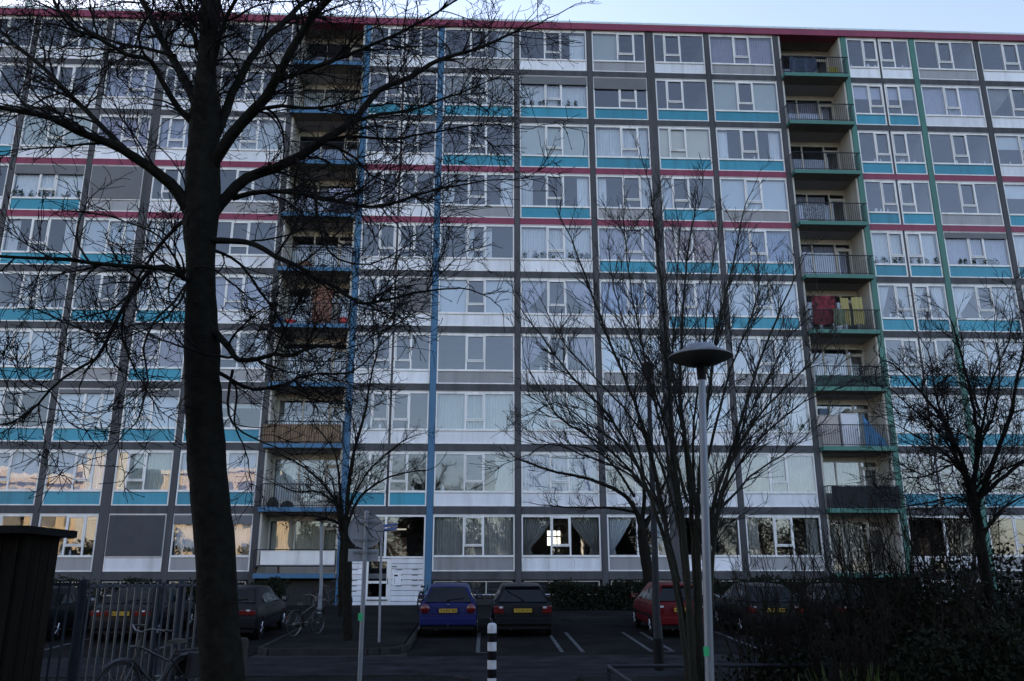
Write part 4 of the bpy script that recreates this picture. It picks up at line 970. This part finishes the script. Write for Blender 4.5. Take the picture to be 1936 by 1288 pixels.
heap(13, 4, .28, -.2, .5, .16, (.09,.06,.035), 'flat brown bundle under the pale netting', 'brown_bundle', 7)
xa, yy, z = bal(6, 10, .14, -.2)
single('garden_bench', MB().box(xa - .5, xa + .55, yy - .05, yy + .25, z + .30, z + .34).box(xa - .48, xa - .44, yy - .05, yy + .25, z + .002, z + .30).box(xa + .49, xa + .53, yy - .05, yy + .25, z + .002, z + .30), mat('bench_wood', (.10,.055,.04), .7, .2, 5), (xa, yy, z), 'low brown bench behind the ground floor balcony rail', 'bench')

# ------------------------------------------------------------------ bare trees
class Tree:
    def __init__(s, seed): s.br = []; s.rg = np.random.default_rng(seed); s.tips = []
    def limb(s, pts, r0, r1, wig=.02):
        pts = np.array(pts, float); out = []; n = len(pts)
        for i in range(n - 1):
            p0, p1, p2, p3 = pts[max(i-1,0)], pts[i], pts[i+1], pts[min(i+2,n-1)]; k = max(2, int(np.linalg.norm(p2 - p1)/.14))
            for t in np.arange(k)/k: out.append(.5*((2*p1) + (-p0 + p2)*t + (2*p0 - 5*p1 + 4*p2 - p3)*t*t + (-p0 + 3*p1 - 3*p2 + p3)*t**3))
        out.append(pts[-1]); out = np.array(out); out[1:-1] += s.rg.normal(0, wig, (len(out) - 2, 3))*.5
        rad = r0 + (r1 - r0)*np.linspace(0, 1, len(out))**.85
        s.br.append((out, rad, 0)); return out, rad
    def sprout(s, out, rad, level, P, t0=.2, taper=.55):
        L = np.linalg.norm(np.diff(out, axis=0), axis=1).sum(); n = s.rg.poisson(P['dens'][level]*L)
        for _ in range(n):
            t = t0 + (1 - t0)*s.rg.random()**.85; i = min(int(t*(len(out) - 1)), len(out) - 2); p = out[i]; T = out[min(i+1, len(out)-1)] - out[max(i-1,0)]; T /= np.linalg.norm(T) + 1e-9
            a = s.rg.normal(size=3); a -= T*a.dot(T); a /= np.linalg.norm(a) + 1e-9
            a[2] += P.get('bias', .25); ang = R(s.rg.uniform(*P['ang'])); d = T*math.cos(ang) + a*math.sin(ang); d /= np.linalg.norm(d)
            ln = P['len'][level]*s.rg.uniform(.45, 1.25)*(1 - .45*t); r0 = max(P['rmin'], min(rad[i]*.62, P['r'][level]*s.rg.uniform(.7, 1.2)))
            s.grow(p, d, ln, r0, level, P)
        # the end of the limb runs on as a twig
        if level == 0 and P.get('tip', True):
            T = out[-1] - out[-3]; T /= np.linalg.norm(T); s.grow(out[-1], T, P['len'][0]*.8, rad[-1], 0, P)
    def grow(s, p, d, ln, r0, level, P):
        st = P['step'][level]; n = max(3, int(ln/st)); pts = [p]; d = d.copy(); nz = s.rg.normal(0, 1, (n, 3)); cur = s.rg.normal(0, 1, 3)*P['curl']
        for k in range(n):
            d = d + nz[k]*P['wig'] + cur*.12; d[2] += P['up'][level]; d /= np.linalg.norm(d); p = p + d*st; pts.append(p)
        pts = np.array(pts); r1 = P['rmin']*.8; rad = r0 + (r1 - r0)*np.linspace(0, 1, n + 1)
        s.br.append((pts, rad, level + 1))
        if level + 1 < len(P['dens']): s.sprout(pts, rad, level + 1, P, .12)
        else: s.tips.append((pts[-1], d))
    def meshes(s, name, rsplit=.03, bud=0.0):
        res = []
        for thick in (True, False):
            Vs, Fs, base = [], [], 0
            for pts, rad, lev in s.br:
                if (rad[0] >= rsplit) != thick: continue
                n = len(pts); k = 3 if rad[0] < .012 else (5 if rad[0] < .04 else (8 if rad[0] < .12 else 14))
                T = np.gradient(pts, axis=0); T /= np.linalg.norm(T, axis=1, keepdims=True) + 1e-9
                m_ = T.mean(0); ref = np.array([1.0, .13, .07]) if abs(m_[0]) < .7*np.linalg.norm(m_) else np.array([.1, .2, 1.0])
                U = ref - T*(T@ref)[:, None]; U /= np.linalg.norm(U, axis=1, keepdims=True) + 1e-9; Wv = np.cross(T, U)
                a = 2*np.pi*np.arange(k)/k; rr = rad[:, None]
                if k >= 8:
                    rr = rad[:, None]*(1 + .05*np.sin(a*3 + 1.3)[None] + s.rg.normal(0, .025, (n, k)))
                V = pts[:, None] + rr[..., None]*(np.cos(a)[None, :, None]*U[:, None] + np.sin(a)[None, :, None]*Wv[:, None])
                Vs.append(V.reshape(-1, 3)); i = np.arange(n - 1)[:, None]*k; j = np.arange(k)[None]; j2 = (j + 1) % k
                Fs.append(np.stack([i + j, i + j2, i + k + j2, i + k + j], -1).reshape(-1, 4) + base); base += n*k
            if not thick and bud and s.tips:
                P_ = np.array([t[0] for t in s.tips]); D_ = np.array([t[1] for t in s.tips]); q = len(P_); sz = bud*s.rg.uniform(.6, 1.5, q)[:, None]
                U = np.cross(D_, s.rg.normal(size=(q, 3))); U /= np.linalg.norm(U, axis=1, keepdims=True) + 1e-9; Wv = np.cross(D_, U)
                V = np.stack([P_ - D_*sz, P_ + U*sz*.6, P_ + Wv*sz*.6, P_ - U*sz*.6, P_ - Wv*sz*.6, P_ + D_*sz*1.3], 1); Vs.append(V.reshape(-1, 3))
                f = np.array([[0,2,1,1],[0,3,2,2],[0,4,3,3],[0,1,4,4],[5,1,2,2],[5,2,3,3],[5,3,4,4],[5,4,1,1]])
                # quads built from the four side points keep one face size
                f = np.array([[0,2,5,1],[0,3,5,2],[0,4,5,3],[0,1,5,4]]); Fs.append((f[None] + (np.arange(q)*6)[:, None, None]).reshape(-1, 4) + base)
            res.append(npmesh(name, np.concatenate(Vs), np.concatenate(Fs), True) if Vs else None)
        return res
def plant_tree(name, label, cat, T_, org, M1, M2, rsplit=.03, bud=0.0, group=None, names=('trunk', 'crown')):
    o = empty(name, org, label, cat, group)
    for nm, me, M in zip(names, T_.meshes(name, rsplit, bud), (M1, M2)):
        if me is None: continue
        ob = link(nm, me, M, o); ob.matrix_parent_inverse = Matrix.Translation(-Vector(org))
    return o
M_bark = mat('dark_bark', (.011,.0105,.008), .95, .35, 9, bump=.9, bscale=22, spec=.1); M_twig = mat('twig_bark', (.012,.010,.009), .9, .2, 9, spec=.1)
M_bark2 = mat('mossy_bark', (.018,.018,.010), .95, .3, 8, bump=.6, bscale=30); M_twig2 = mat('twig_brown', (.016,.014,.011), .9, .2, 9)
# --- the big tree left of centre
TY = 9.0
def tp(l, d0=0.0, d1=0.0, Y=TY):
    n = len(l); return [at(x, y, Y + d0 + (d1 - d0)*(k/(n - 1))**1.0) for k, (x, y) in enumerate(l)]
bt_ = Tree(11); sc_ = TY/FPX
P1 = dict(dens=[6.5, 8.5, 6.5], len=[1.5, .70, .34], ang=(25, 66), r=[.0145, .0080, .0058], step=[.09, .07, .055], wig=.12, curl=.85, up=[.02, .015, .03], rmin=.0040, bias=.18)
TR = [(428, 1480, 46), (419, 1288, 41), (410, 1143, 39), (405, 1043, 38), (395, 943, 37.5), (388, 843, 38), (382, 743, 36.5), (380, 643, 35.5), (378, 560, 31.5), (378, 500, 30), (378, 430, 37), (381, 380, 39), (383, 300, 36), (386, 215, 32), (389, 150, 24), (392, 100, 21), (396, 0, 21), (392, -120, 17), (400, -260, 11)]
tr, trd = bt_.limb(tp([(x, y) for x, y, w in TR]), 40*sc_, 13*sc_, .004)
trz = np.array([at(x, y, TY)[2] for x, y, w in TR]); trd[:] = np.interp(tr[:, 2], trz, np.array([w for x, y, w in TR])*.91*sc_)
LIMBS = [  # pixels, start/end depth offset, start/end half-width in pixels, sprout start
 ([(372, 430), (337, 364), (300, 330), (234, 284), (143, 247), (93, 220), (33, 210), (-40, 195)], 0, -1.0, 19, 6),
 ([(258, 300), (234, 280), (150, 197), (83, 130), (0, 60), (-60, 10)], -.3, .9, 9, 5),
 ([(384, 250), (364, 180), (340, 135), (313, 90), (277, 17), (230, -60)], 0, 1.2, 16, 9),
 ([(375, 240), (337, 207), (310, 160), (293, 127), (277, 110), (240, 103), (187, 73), (143, 57), (110, 20), (95, -20)], 0, -.9, 9, 4),
 ([(330, 105), (270, 90), (217, 80), (150, 50), (127, 30), (63, 0)], .5, 1.2, 6, 3),
 ([(372, 460), (355, 530), (337, 513), (300, 507), (234, 503), (133, 492), (0, 485), (-60, 488)], 0, -1.3, 8, 4),
 ([(320, 508), (294, 505), (267, 530), (234, 580), (200, 647), (180, 680), (117, 717), (50, 784), (0, 804)], -.2, -1.0, 7, 2.5),
 ([(370, 400), (337, 427), (300, 467), (277, 500), (240, 560), (200, 590), (150, 600)], 0, .8, 6, 2.5),
 ([(365, 560), (352, 540), (330, 570), (290, 610), (270, 660), (280, 720), (262, 790)], 0, -.8, 4, 2),
 ([(384, 430), (417, 385), (467, 337), (547, 307), (613, 264), (667, 230), (714, 174), (780, 143), (830, 113), (900, 93), (985, 55)], 0, .9, 17, 4),
 ([(667, 232), (720, 215), (770, 210), (830, 190), (885, 170), (930, 150)], .5, 1.2, 6, 2.5),
 ([(392, 330), (420, 280), (455, 235), (500, 187), (523, 147), (563, 73), (590, 33), (640, -20), (700, -60)], 0, -1.0, 17, 7),
 ([(520, 155), (560, 140), (613, 120), (680, 95), (760, 60), (830, 20), (880, -10)], -.4, -.9, 7, 3),
 ([(396, 280), (414, 240), (447, 160), (494, 83), (547, 33), (590, -10), (660, -50)], 0, 1.0, 15, 7),
 ([(396, 160), (410, 87), (434, 20), (470, -40)], 0, -.6, 9, 5),
 ([(396, 170), (375, 90), (350, 30), (330, -30)], 0, .7, 9, 5),
 ([(385, 455), (420, 456), (451, 456), (482, 462), (520, 485), (562, 502), (597, 526), (639, 546), (665, 565), (687, 575), (720, 570), (780, 555), (825, 548)], 0, -.9, 9, 3),
 ([(440, 375), (473, 365), (520, 362), (571, 367), (622, 377), (673, 387), (720, 390), (780, 372), (840, 355), (900, 345)], .2, -.6, 8, 2.5),
 ([(380, 600), (417, 640), (439, 666), (451, 681), (485, 679), (520, 669), (549, 672), (605, 654), (640, 660)], 0, -.8, 10, 2.5),
 ([(380, 670), (414, 705), (443, 722), (477, 736), (511, 732), (542, 727), (567, 713), (605, 707), (665, 703), (708, 666), (728, 645)], 0, .8, 6, 2),
 ([(390, 470), (420, 478), (455, 500), (490, 550), (520, 590), (545, 640), (560, 690)], 0, .9, 5, 2),
 ([(600, 268), (640, 280), (672, 300), (700, 330), (750, 350), (800, 380)], .2, .9, 5, 2),
 ([(560, 300), (590, 340), (600, 400), (610, 450), (640, 490), (700, 500), (760, 470)], -.2, -1.0, 5, 2),
 ([(440, 700), (430, 760), (440, 800), (480, 830), (520, 845)], 0, -.5, 4, 2),
 ([(620, 262), (680, 258), (740, 262), (800, 255), (870, 240), (935, 235)], .3, -.6, 5, 2),
 ([(480, 210), (530, 200), (600, 205), (660, 190), (700, 180)], -.3, -.9, 6, 3)]
for l, d0, d1, w0, w1 in LIMBS:
    o_, r_ = bt_.limb(tp(l, d0, d1), w0*.78*sc_, w1*.6*sc_, .008); bt_.sprout(o_, r_, 0, P1, .12)
bt_.sprout(tr, trd, 0, P1, .62)
plant_tree('bare_tree', 'tall bare tree with a thick dark trunk beside the bar fence', 'tree', bt_, (tr[0][0], TY, .05), M_bark, M_twig, .02, .0085)
# --- multi-stemmed tree right of centre
MY = 11.0; scm = MY/FPX
ms = Tree(5)
P2 = dict(dens=[6.2, 6.5, 5.0], len=[1.15, .52, .28], ang=(16, 48), r=[.0105, .0062, .0047], step=[.10, .08, .06], wig=.10, curl=.35, up=[.05, .05, .05], rmin=.0036, bias=.35)
STEMS = [
 ([(1312, 1360), (1300, 1220), (1270, 1050), (1240, 900), (1200, 760), (1150, 640), (1105, 520), (1080, 450)], 0, .6, 12, 3),
 ([(1318, 1360), (1302, 1150), (1292, 1000), (1272, 850), (1262, 700), (1252, 560), (1238, 430), (1232, 370)], 0, -.5, 13, 3),
 ([(1325, 1360), (1314, 1100), (1302, 900), (1287, 750), (1290, 600), (1300, 480), (1315, 390)], .1, .8, 12, 3),
 ([(1330, 1360), (1320, 1050), (1322, 900), (1338, 760), (1358, 620), (1385, 500), (1400, 430)], .1, -.6, 12, 3),
 ([(1335, 1360), (1338, 1100), (1350, 950), (1390, 830), (1430, 700), (1470, 600), (1505, 520)], 0, .5, 11, 3),
 ([(1340, 1360), (1350, 1020), (1382, 880), (1440, 780), (1500, 720), (1565, 655)], -.1, -.5, 9, 2.5),
 ([(1308, 1360), (1275, 1100), (1222, 920), (1160, 800), (1080, 710), (1000, 605)], -.1, -.7, 10, 2.5),
 ([(1285, 1100), (1240, 950), (1150, 850), (1060, 790), (1000, 700)], 0, .6, 6, 2),
 ([(1255, 960), (1180, 890), (1100, 860), (1040, 840), (1000, 860)], 0, -.7, 5, 2),
 ([(1300, 950), (1245, 760), (1190, 640), (1160, 540), (1150, 470)], .1, .9, 6, 2),
 ([(1330, 900), (1375, 720), (1420, 600), (1440, 520)], .1, .9, 6, 2),
 ([(1348, 980), (1420, 900), (1480, 860), (1530, 820)], -.1, .7, 5, 2),
 ([(1318, 1000), (1310, 820), (1325, 700), (1340, 560), (1350, 480)], .1, .4, 6, 2),
 ([(1305, 1200), (1282, 980), (1262, 860), (1225, 700), (1195, 560), (1180, 430)], .1, -.7, 7, 2), ([(1340, 1180), (1358, 980), (1400, 820), (1450, 720), (1490, 640), (1530, 600)], .1, .8, 7, 2),
 ([(1295, 1050), (1250, 880), (1195, 790), (1130, 720), (1060, 640), (1030, 580)], 0, .3, 6, 2), ([(1322, 1000), (1300, 850), (1272, 720), (1278, 580), (1285, 450)], -.1, -.6, 6, 2),
 ([(1352, 960), (1410, 860), (1470, 800), (1520, 760), (1570, 740)], 0, -.9, 5, 2), ([(1262, 980), (1190, 860), (1110, 800), (1050, 760), (1010, 780)], .2, .8, 5, 2)]
for l, d0, d1, w0, w1 in STEMS:
    o_, r_ = ms.limb(tp(l, d0, d1, MY), w0*.58*scm, w1*.5*scm, .01); ms.sprout(o_, r_, 0, P2, .30)
plant_tree('multi_stemmed_tree', 'bare multi stemmed tree with a vase of mossy stems behind the disc lamp', 'tree', ms, (ms.br[0][0][0][0], MY, 0), M_bark2, M_twig2, .022, .007)
# --- pollarded street trees
P3 = dict(dens=[4.6, 5.2, 4.0], len=[1.2, .62, .36], ang=(25, 62), r=[.013, .0085, .0066], step=[.12, .09, .07], wig=.13, curl=.5, up=[.03, .04, .04], rmin=.006, bias=.25)
def street_tree(label, Y, trunk, limbs, seed, w0, w1, P=P3, bark=M_bark, group=None, zb_=None):
    t = Tree(seed); s_ = Y/FPX; o_, r_ = t.limb(tp(trunk, 0, 0, Y), w0*s_, w1*s_, .01); t.sprout(o_, r_, 0, P, .75)
    for l, d0, d1, a, b in limbs:
        o2, r2 = t.limb(tp(l, d0, d1, Y), a*.5*s_, b*.5*s_, .015); t.sprout(o2, r2, 0, P, .1)
    return plant_tree('street_tree', label, 'tree', t, (o_[0][0], Y, gz(Y)), bark, M_twig, .02, .008, group)
street_tree('slender bare street tree in front of the blue column', 23.9, [(657, 1212), (656, 1120), (657, 1030), (654, 1000)],
 [([(654, 1005), (658, 930), (668, 860), (690, 780), (700, 720), (712, 670)], 0, .3, 9, 3), ([(652, 1010), (640, 960), (615, 920), (570, 880), (530, 860)], 0, -.5, 7, 2.5), ([(650, 1000), (645, 950), (640, 900), (630, 850), (600, 810)], 0, .8, 6, 2.5),
  ([(658, 990), (680, 940), (720, 910), (760, 895), (800, 890)], 0, .4, 6, 2), ([(655, 1000), (630, 985), (590, 975), (550, 975)], 0, -.6, 6, 2), ([(660, 960), (690, 900), (740, 850), (770, 830)], 0, -.8, 5, 2), ([(648, 960), (600, 930), (560, 930), (520, 915)], 0, .9, 5, 2), ([(664, 900), (672, 830), (660, 770)], 0, 0, 4, 2)], 21, 8.5, 7.5)
street_tree('thin bare street tree standing behind the slender one', 31.5, [(645, 1172), (645, 1090), (648, 1020)], [([(648, 1025), (640, 980), (632, 930)], 0, .5, 7, 3), ([(648, 1020), (660, 960), (672, 920)], 0, -.4, 6, 2.5)], 22, 6, 5)
street_tree('stout pollarded tree behind the red car', 30.6, [(1236, 1180), (1226, 1090), (1218, 1040), (1214, 1005)],
 [([(1214, 1008), (1200, 960), (1170, 930), (1110, 905), (1040, 890), (985, 870)], 0, -.6, 10, 3), ([(1212, 1005), (1218, 930), (1210, 860), (1190, 800)], 0, .5, 10, 3), ([(1216, 1005), (1240, 950), (1270, 880), (1280, 820)], 0, -.3, 9, 3), ([(1205, 970), (1150, 960), (1090, 960), (1030, 955)], 0, .7, 6, 2),
  ([(1200, 940), (1160, 880), (1120, 850), (1060, 840)], 0, .3, 6, 2), ([(1218, 985), (1260, 960), (1310, 930), (1350, 900)], 0, .5, 6, 2)], 23, 11.5, 9.5, group=None)
PR = dict(P3); PR.update(dens=[7.5, 8.0, 6.5], len=[1.1, .58, .32], r=[.0125, .0075, .0055], rmin=.0042, step=[.09, .07, .055], ang=(25, 70), up=[.03, .02, .02])
street_tree('gnarled bare tree rising out of the thicket', 12.4, [(1900, 1330), (1880, 1180), (1862, 1080), (1848, 990), (1838, 930)],
 [([(1838, 935), (1815, 860), (1780, 790), (1730, 730), (1690, 690)], 0, -.5, 11, 3), ([(1840, 940), (1848, 850), (1840, 760), (1820, 680), (1800, 610)], 0, .5, 11, 3), ([(1845, 960), (1880, 870), (1910, 780), (1930, 690), (1950, 600)], 0, -.4, 12, 3), ([(1842, 950), (1900, 900), (1960, 850), (2020, 780)], 0, .4, 10, 3),
  ([(1830, 900), (1790, 860), (1740, 830), (1690, 800)], 0, .6, 6, 2), ([(1826, 880), (1800, 880), (1750, 900), (1710, 905)], 0, -.6, 5, 2), ([(1848, 850), (1880, 780), (1890, 700), (1880, 630)], 0, .8, 6, 2), ([(1852, 1020), (1900, 960), (1960, 930)], 0, .3, 7, 2),
  ([(1838, 935), (1800, 840), (1770, 750), (1760, 680), (1740, 640)], 0, .9, 7, 2), ([(1842, 900), (1860, 800), (1875, 720), (1905, 650), (1915, 600)], 0, -.9, 7, 2), ([(1846, 960), (1810, 940), (1760, 950), (1700, 960)], 0, .2, 5, 2), ([(1840, 930), (1870, 900), (1920, 880), (1980, 890)], 0, -.7, 6, 2), ([(1834, 910), (1770, 810), (1720, 770), (1690, 740)], 0, -1.0, 6, 2)], 24, 13, 9, PR)

# ------------------------------------------------------------------ thicket of shrubs on the right, hedges, tufts
PS = dict(dens=[4.2, 4.0, 2.5], len=[.75, .42, .22], ang=(20, 60), r=[.008, .005, .004], step=[.08, .06, .05], wig=.12, curl=.5, up=[.04, .03, .03], rmin=.0034, bias=.3)
def leaves_mesh(name, P, sz, rg, up=.3):
    n = len(P); D = rg.normal(size=(n, 3)); D[:, 2] += up; D /= np.linalg.norm(D, axis=1, keepdims=True); U = np.cross(D, rg.normal(size=(n, 3))); U /= np.linalg.norm(U, axis=1, keepdims=True) + 1e-9; s = sz*rg.uniform(.6, 1.4, n)[:, None]
    V = np.stack([P, P + D*s*.5 + U*s*.28, P + D*s, P + D*s*.5 - U*s*.28], 1).reshape(-1, 3); Fq = np.arange(4*n).reshape(n, 4); return npmesh(name, V, Fq)
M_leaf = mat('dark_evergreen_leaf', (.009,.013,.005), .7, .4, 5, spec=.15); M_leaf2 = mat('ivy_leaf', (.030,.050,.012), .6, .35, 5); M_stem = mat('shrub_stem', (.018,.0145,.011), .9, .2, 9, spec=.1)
def shrub(label, px, Y, hgt, wid, seed, nst=14, leaf=900, lh=.7):
    t = Tree(seed); rg = t.rg; c = at(px, 1200, Y); base = np.array([c[0], Y, -.04])
    for _ in range(nst):
        a = rg.uniform(0, 6.28); q = base + np.array([math.cos(a), math.sin(a), 0])*rg.uniform(0, .25*wid); d = np.array([math.cos(a)*rg.uniform(.1, .5)*wid, math.sin(a)*rg.uniform(.1, .5)*wid, hgt*rg.uniform(.6, 1.05)])
        pts = [q + d*f + np.array([0, 0, 0]) for f in (0, .35, .7, 1.0)]; pts[1][2] += .1*hgt; pts[2][2] += .06*hgt
        o_, r_ = t.limb(pts, .018*rg.uniform(.7, 1.4), .006, .03); t.sprout(o_, r_, 0, PS, .15)
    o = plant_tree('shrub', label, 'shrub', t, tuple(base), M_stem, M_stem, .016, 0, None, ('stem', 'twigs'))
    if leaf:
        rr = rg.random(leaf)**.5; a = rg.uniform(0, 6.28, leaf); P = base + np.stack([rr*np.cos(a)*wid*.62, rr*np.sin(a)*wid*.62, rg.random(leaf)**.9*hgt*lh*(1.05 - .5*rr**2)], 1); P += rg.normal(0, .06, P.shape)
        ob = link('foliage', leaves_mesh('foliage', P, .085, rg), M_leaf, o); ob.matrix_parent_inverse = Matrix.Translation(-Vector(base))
    return o
shrub('twiggy bare shrub at the near end of the thicket below the disc lamp', 1465, 12.9, 2.1, 1.0, 31, 16, 150, .5)
shrub('twiggy shrub in front of the grey green hatchback', 1590, 13.2, 2.5, 1.3, 32, 18, 1200, .6)
shrub('dense dark shrub in front of the black saloon', 1695, 13.2, 2.6, 1.3, 33, 18, 2400, .72)
shrub('dense evergreen shrub at the foot of the gnarled tree', 1800, 12.6, 2.7, 1.3, 34, 22, 3600, .8)
shrub('dark evergreen shrub behind the gnarled trunk', 1905, 13.4, 2.8, 1.3, 35, 20, 4000, .85)
shrub('tangled bare shrub between the grey green hatchback and the black saloon', 1645, 12.9, 2.6, 1.2, 39, 18, 900, .6)
shrub('tall tangled bare shrub in front of the second entrance', 1755, 13.8, 2.8, 1.3, 40, 18, 900, .6)
shrub('wispy bare shrub just behind the knee rail next to the disc lamp', 1415, 12.9, 1.7, .9, 41, 14, 350, .5)
shrub('tangled shrub hiding the front of the grey green hatchback', 1515, 12.7, 2.1, 1.1, 42, 15, 600, .5)
shrub('low leafy shrub between the knee rail and the gnarled tree', 1760, 11.0, 1.35, 1.1, 36, 12, 3200, .85)
shrub('low leafy shrub beside the gnarled tree base', 1900, 10.8, 1.6, 1.1, 37, 12, 3600, .85)
shrub('spreading bare shrub over the knee rail', 1620, 11.4, 1.3, 1.0, 38, 14, 700, .5)
def hedge(label, x0, x1, y0, y1, hgt, seed, n):
    rg = np.random.default_rng(seed); zg = gz((y0 + y1)/2) + .1; o = empty('hedge', ((x0 + x1)/2, (y0 + y1)/2, zg), label, 'hedge')
    P = np.stack([rg.uniform(x0, x1, n), rg.uniform(y0, y1, n), zg + hgt*rg.random(n)**.8], 1); P[:, 2] += .12*np.sin(P[:, 0]*2.3)*(P[:, 2] - zg)/hgt + rg.normal(0, .03, n)
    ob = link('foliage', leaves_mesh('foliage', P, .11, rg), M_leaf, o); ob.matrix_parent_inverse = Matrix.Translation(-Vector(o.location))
    m = MB(); rr = random.Random(seed)
    for k in range(int((x1 - x0)/.3)): x = x0 + .15 + k*.3; m.tube([(x, (y0 + y1)/2, zg - .08), (x + rr.uniform(-.1,.1), (y0 + y1)/2 + rr.uniform(-.15,.15), zg + hgt*.8)], [.018, .006], 4)
    part('stems', m, M_stem, o)
hedge('clipped dark hedge under the windows beside the black hatchback', 2.9, 8.6, 33.4, 34.6, .95, 51, 9000)
hedge('dark hedge under the windows behind the parked saloons', 9.4, 18.0, 33.4, 34.6, 1.1, 52, 11000)
hedge('dark hedge below the blue balcony behind the grey saloon', -13.5, -7.3, 33.2, 34.6, 1.05, 53, 9000)
hedge('long dark hedge behind the bar fence', -26, -14.2, 33.2, 34.6, 1.1, 54, 9000)
def tuft(label, px, Y, n, seed, hgt):
    rg = np.random.default_rng(seed); c = at(px, 1250, Y); V = []; Fq = []
    for k in range(n):
        a = rg.uniform(0, 6.28); r = rg.uniform(0, .22); b0 = np.array([c[0] + r*math.cos(a), Y + r*math.sin(a), -.04]); d = np.array([math.cos(a)*rg.uniform(.02, .3), math.sin(a)*rg.uniform(.02, .3), hgt*rg.uniform(.6, 1.1)]); s = np.array([-math.sin(a), math.cos(a), 0])*.018
        i = len(V); md = b0 + d*.6 + np.array([0, 0, .06]); V += [b0 - s, b0 + s, md + s*1.2, md - s*1.2, b0 + d]; Fq += [(i, i + 1, i + 2, i + 3), (i + 3, i + 2, i + 4)]
    single('strap_leaf_plant', MB().add(V, Fq), mat('strap_leaf', (.050,.075,.014), .55, .35, 6), (c[0], Y, 0), label, 'plant', 'leafy plants in the planting bed')
for k, (px, Y, hh) in enumerate(((1572, 11.3, .75), (1640, 11.1, .8), (1690, 10.9, .75), (1505, 11.5, .6), (1740, 11.0, .7))):
    tuft(('tall tuft of strap leaves in front of the twiggy shrub', 'tallest tuft of strap leaves between two others', 'tuft of strap leaves in front of the dense dark shrub', 'shortest tuft of strap leaves near the disc lamp', 'tuft of strap leaves beside the low leafy shrub')[k], px, Y, 34, 60 + k, hh)
rg = np.random.default_rng(77); n = 9000
P = np.stack([rg.uniform(2.0, 10, n), rg.uniform(8.5, 14.2, n), np.zeros(n) - .03], 1)
tag(link('ground_cover', leaves_mesh('ground_cover', P, .09, rg, 1.2), M_leaf2), 'low green ground cover behind the knee rail', 'ground cover', kind='stuff')

# ------------------------------------------------------------------ what the lower windows mirror: sunlit flats and trees across the street
M_buff = mat('buff_render', (.60,.49,.35), .8, .08, 1.0, dirt=.15); M_dkw = mat('dark_window', (.10,.10,.10), .3, .3, 2)
ob_ = empty('buff_flats', (-52, -30, 0), 'sunlit buff low flats mirrored in the lower windows', 'building')
part('wall', MB().box(-84, -25, -42, -30, 0, 14.1), M_buff, ob_); part('roof', MB().box(-84.4, -24.6, -42.3, -29.6, 14.1, 14.6), mat('roof_white', (.6,.58,.55), .6, .05), ob_)
part('stair_tower', MB().box(-47, -42, -29.9, -27.5, 0, 17.5), mat('pale_stair_tower', (.62,.62,.60), .6, .05), ob_)
for fl in range(4):
    for k in range(18):
        x = -83 + k*3.2
        if -48.5 < x < -41: continue
        part('window', MB().box(x, x + 2.2, -30.0, -29.94, 1.4 + fl*3.3, 2.9 + fl*3.3), M_dkw, ob_)
    part('balcony_band', MB().box(-84, -47.2, -29.9, -28.9, 3.5 + fl*3.3, 4.2 + fl*3.3), M_buff, ob_)
M_crown = mat('mirrored_tree_twig', (.060,.042,.026), .9, .3, 2)
def far_tree(label, x, y, hgt, wid, seed, ever):
    rg = np.random.default_rng(seed); o = empty('street_tree', (x, y, 0), label, 'tree', 'trees mirrored in the windows')
    part('trunk', MB().tube([(x, y, 0), (x + .1, y, hgt*.35), (x, y, hgt*.8)], [.3, .22, .05], 10), M_bark, o, True)
    n = 9000 if ever else 8000; q = rg.normal(size=(n, 3)); q /= np.linalg.norm(q, axis=1, keepdims=True); q *= (rg.random(n)**.45)[:, None]; P = np.array([x, y, hgt*.62]) + q*np.array([wid, wid, hgt*.40])*(1 + .25*np.sin(q[:, :1]*7 + q[:, 2:]*5))
    ob = link('crown', leaves_mesh('crown', P, .30 if ever else .19, rg), M_leaf if ever else M_crown, o); ob.matrix_parent_inverse = Matrix.Translation(-Vector((x, y, 0)))
belt = [(-5, -7, 10.0, 2.4, 1), (5.5, -6.5, 8.5, 2.6, 1), (13, -6, 8.5, 2.8, 1), (-13, -6, 6.5, 2.4, 1), (-36, -24, 7, 2.6, 1), (-46, -24, 5.5, 2.4, 1)]  # near evergreens, besides being mirrored, are added behind the camera to shade the foreground
rb = random.Random(8)
for k in range(17): belt.append((-17 + k*4.6 + rb.uniform(-.9, .9), -21 + rb.uniform(-2.5, 2.5), 8.2 + .16*k + rb.uniform(-1.0, 1.3), 3.5, 0 if k % 3 else 1))
for k, (x, y, hh, w, e) in enumerate(belt):
    far_tree('dark evergreen tree mirrored in the lower windows' if e else 'brown twiggy tree mirrored in the lower windows', x, y, hh, w, 90 + k, e)
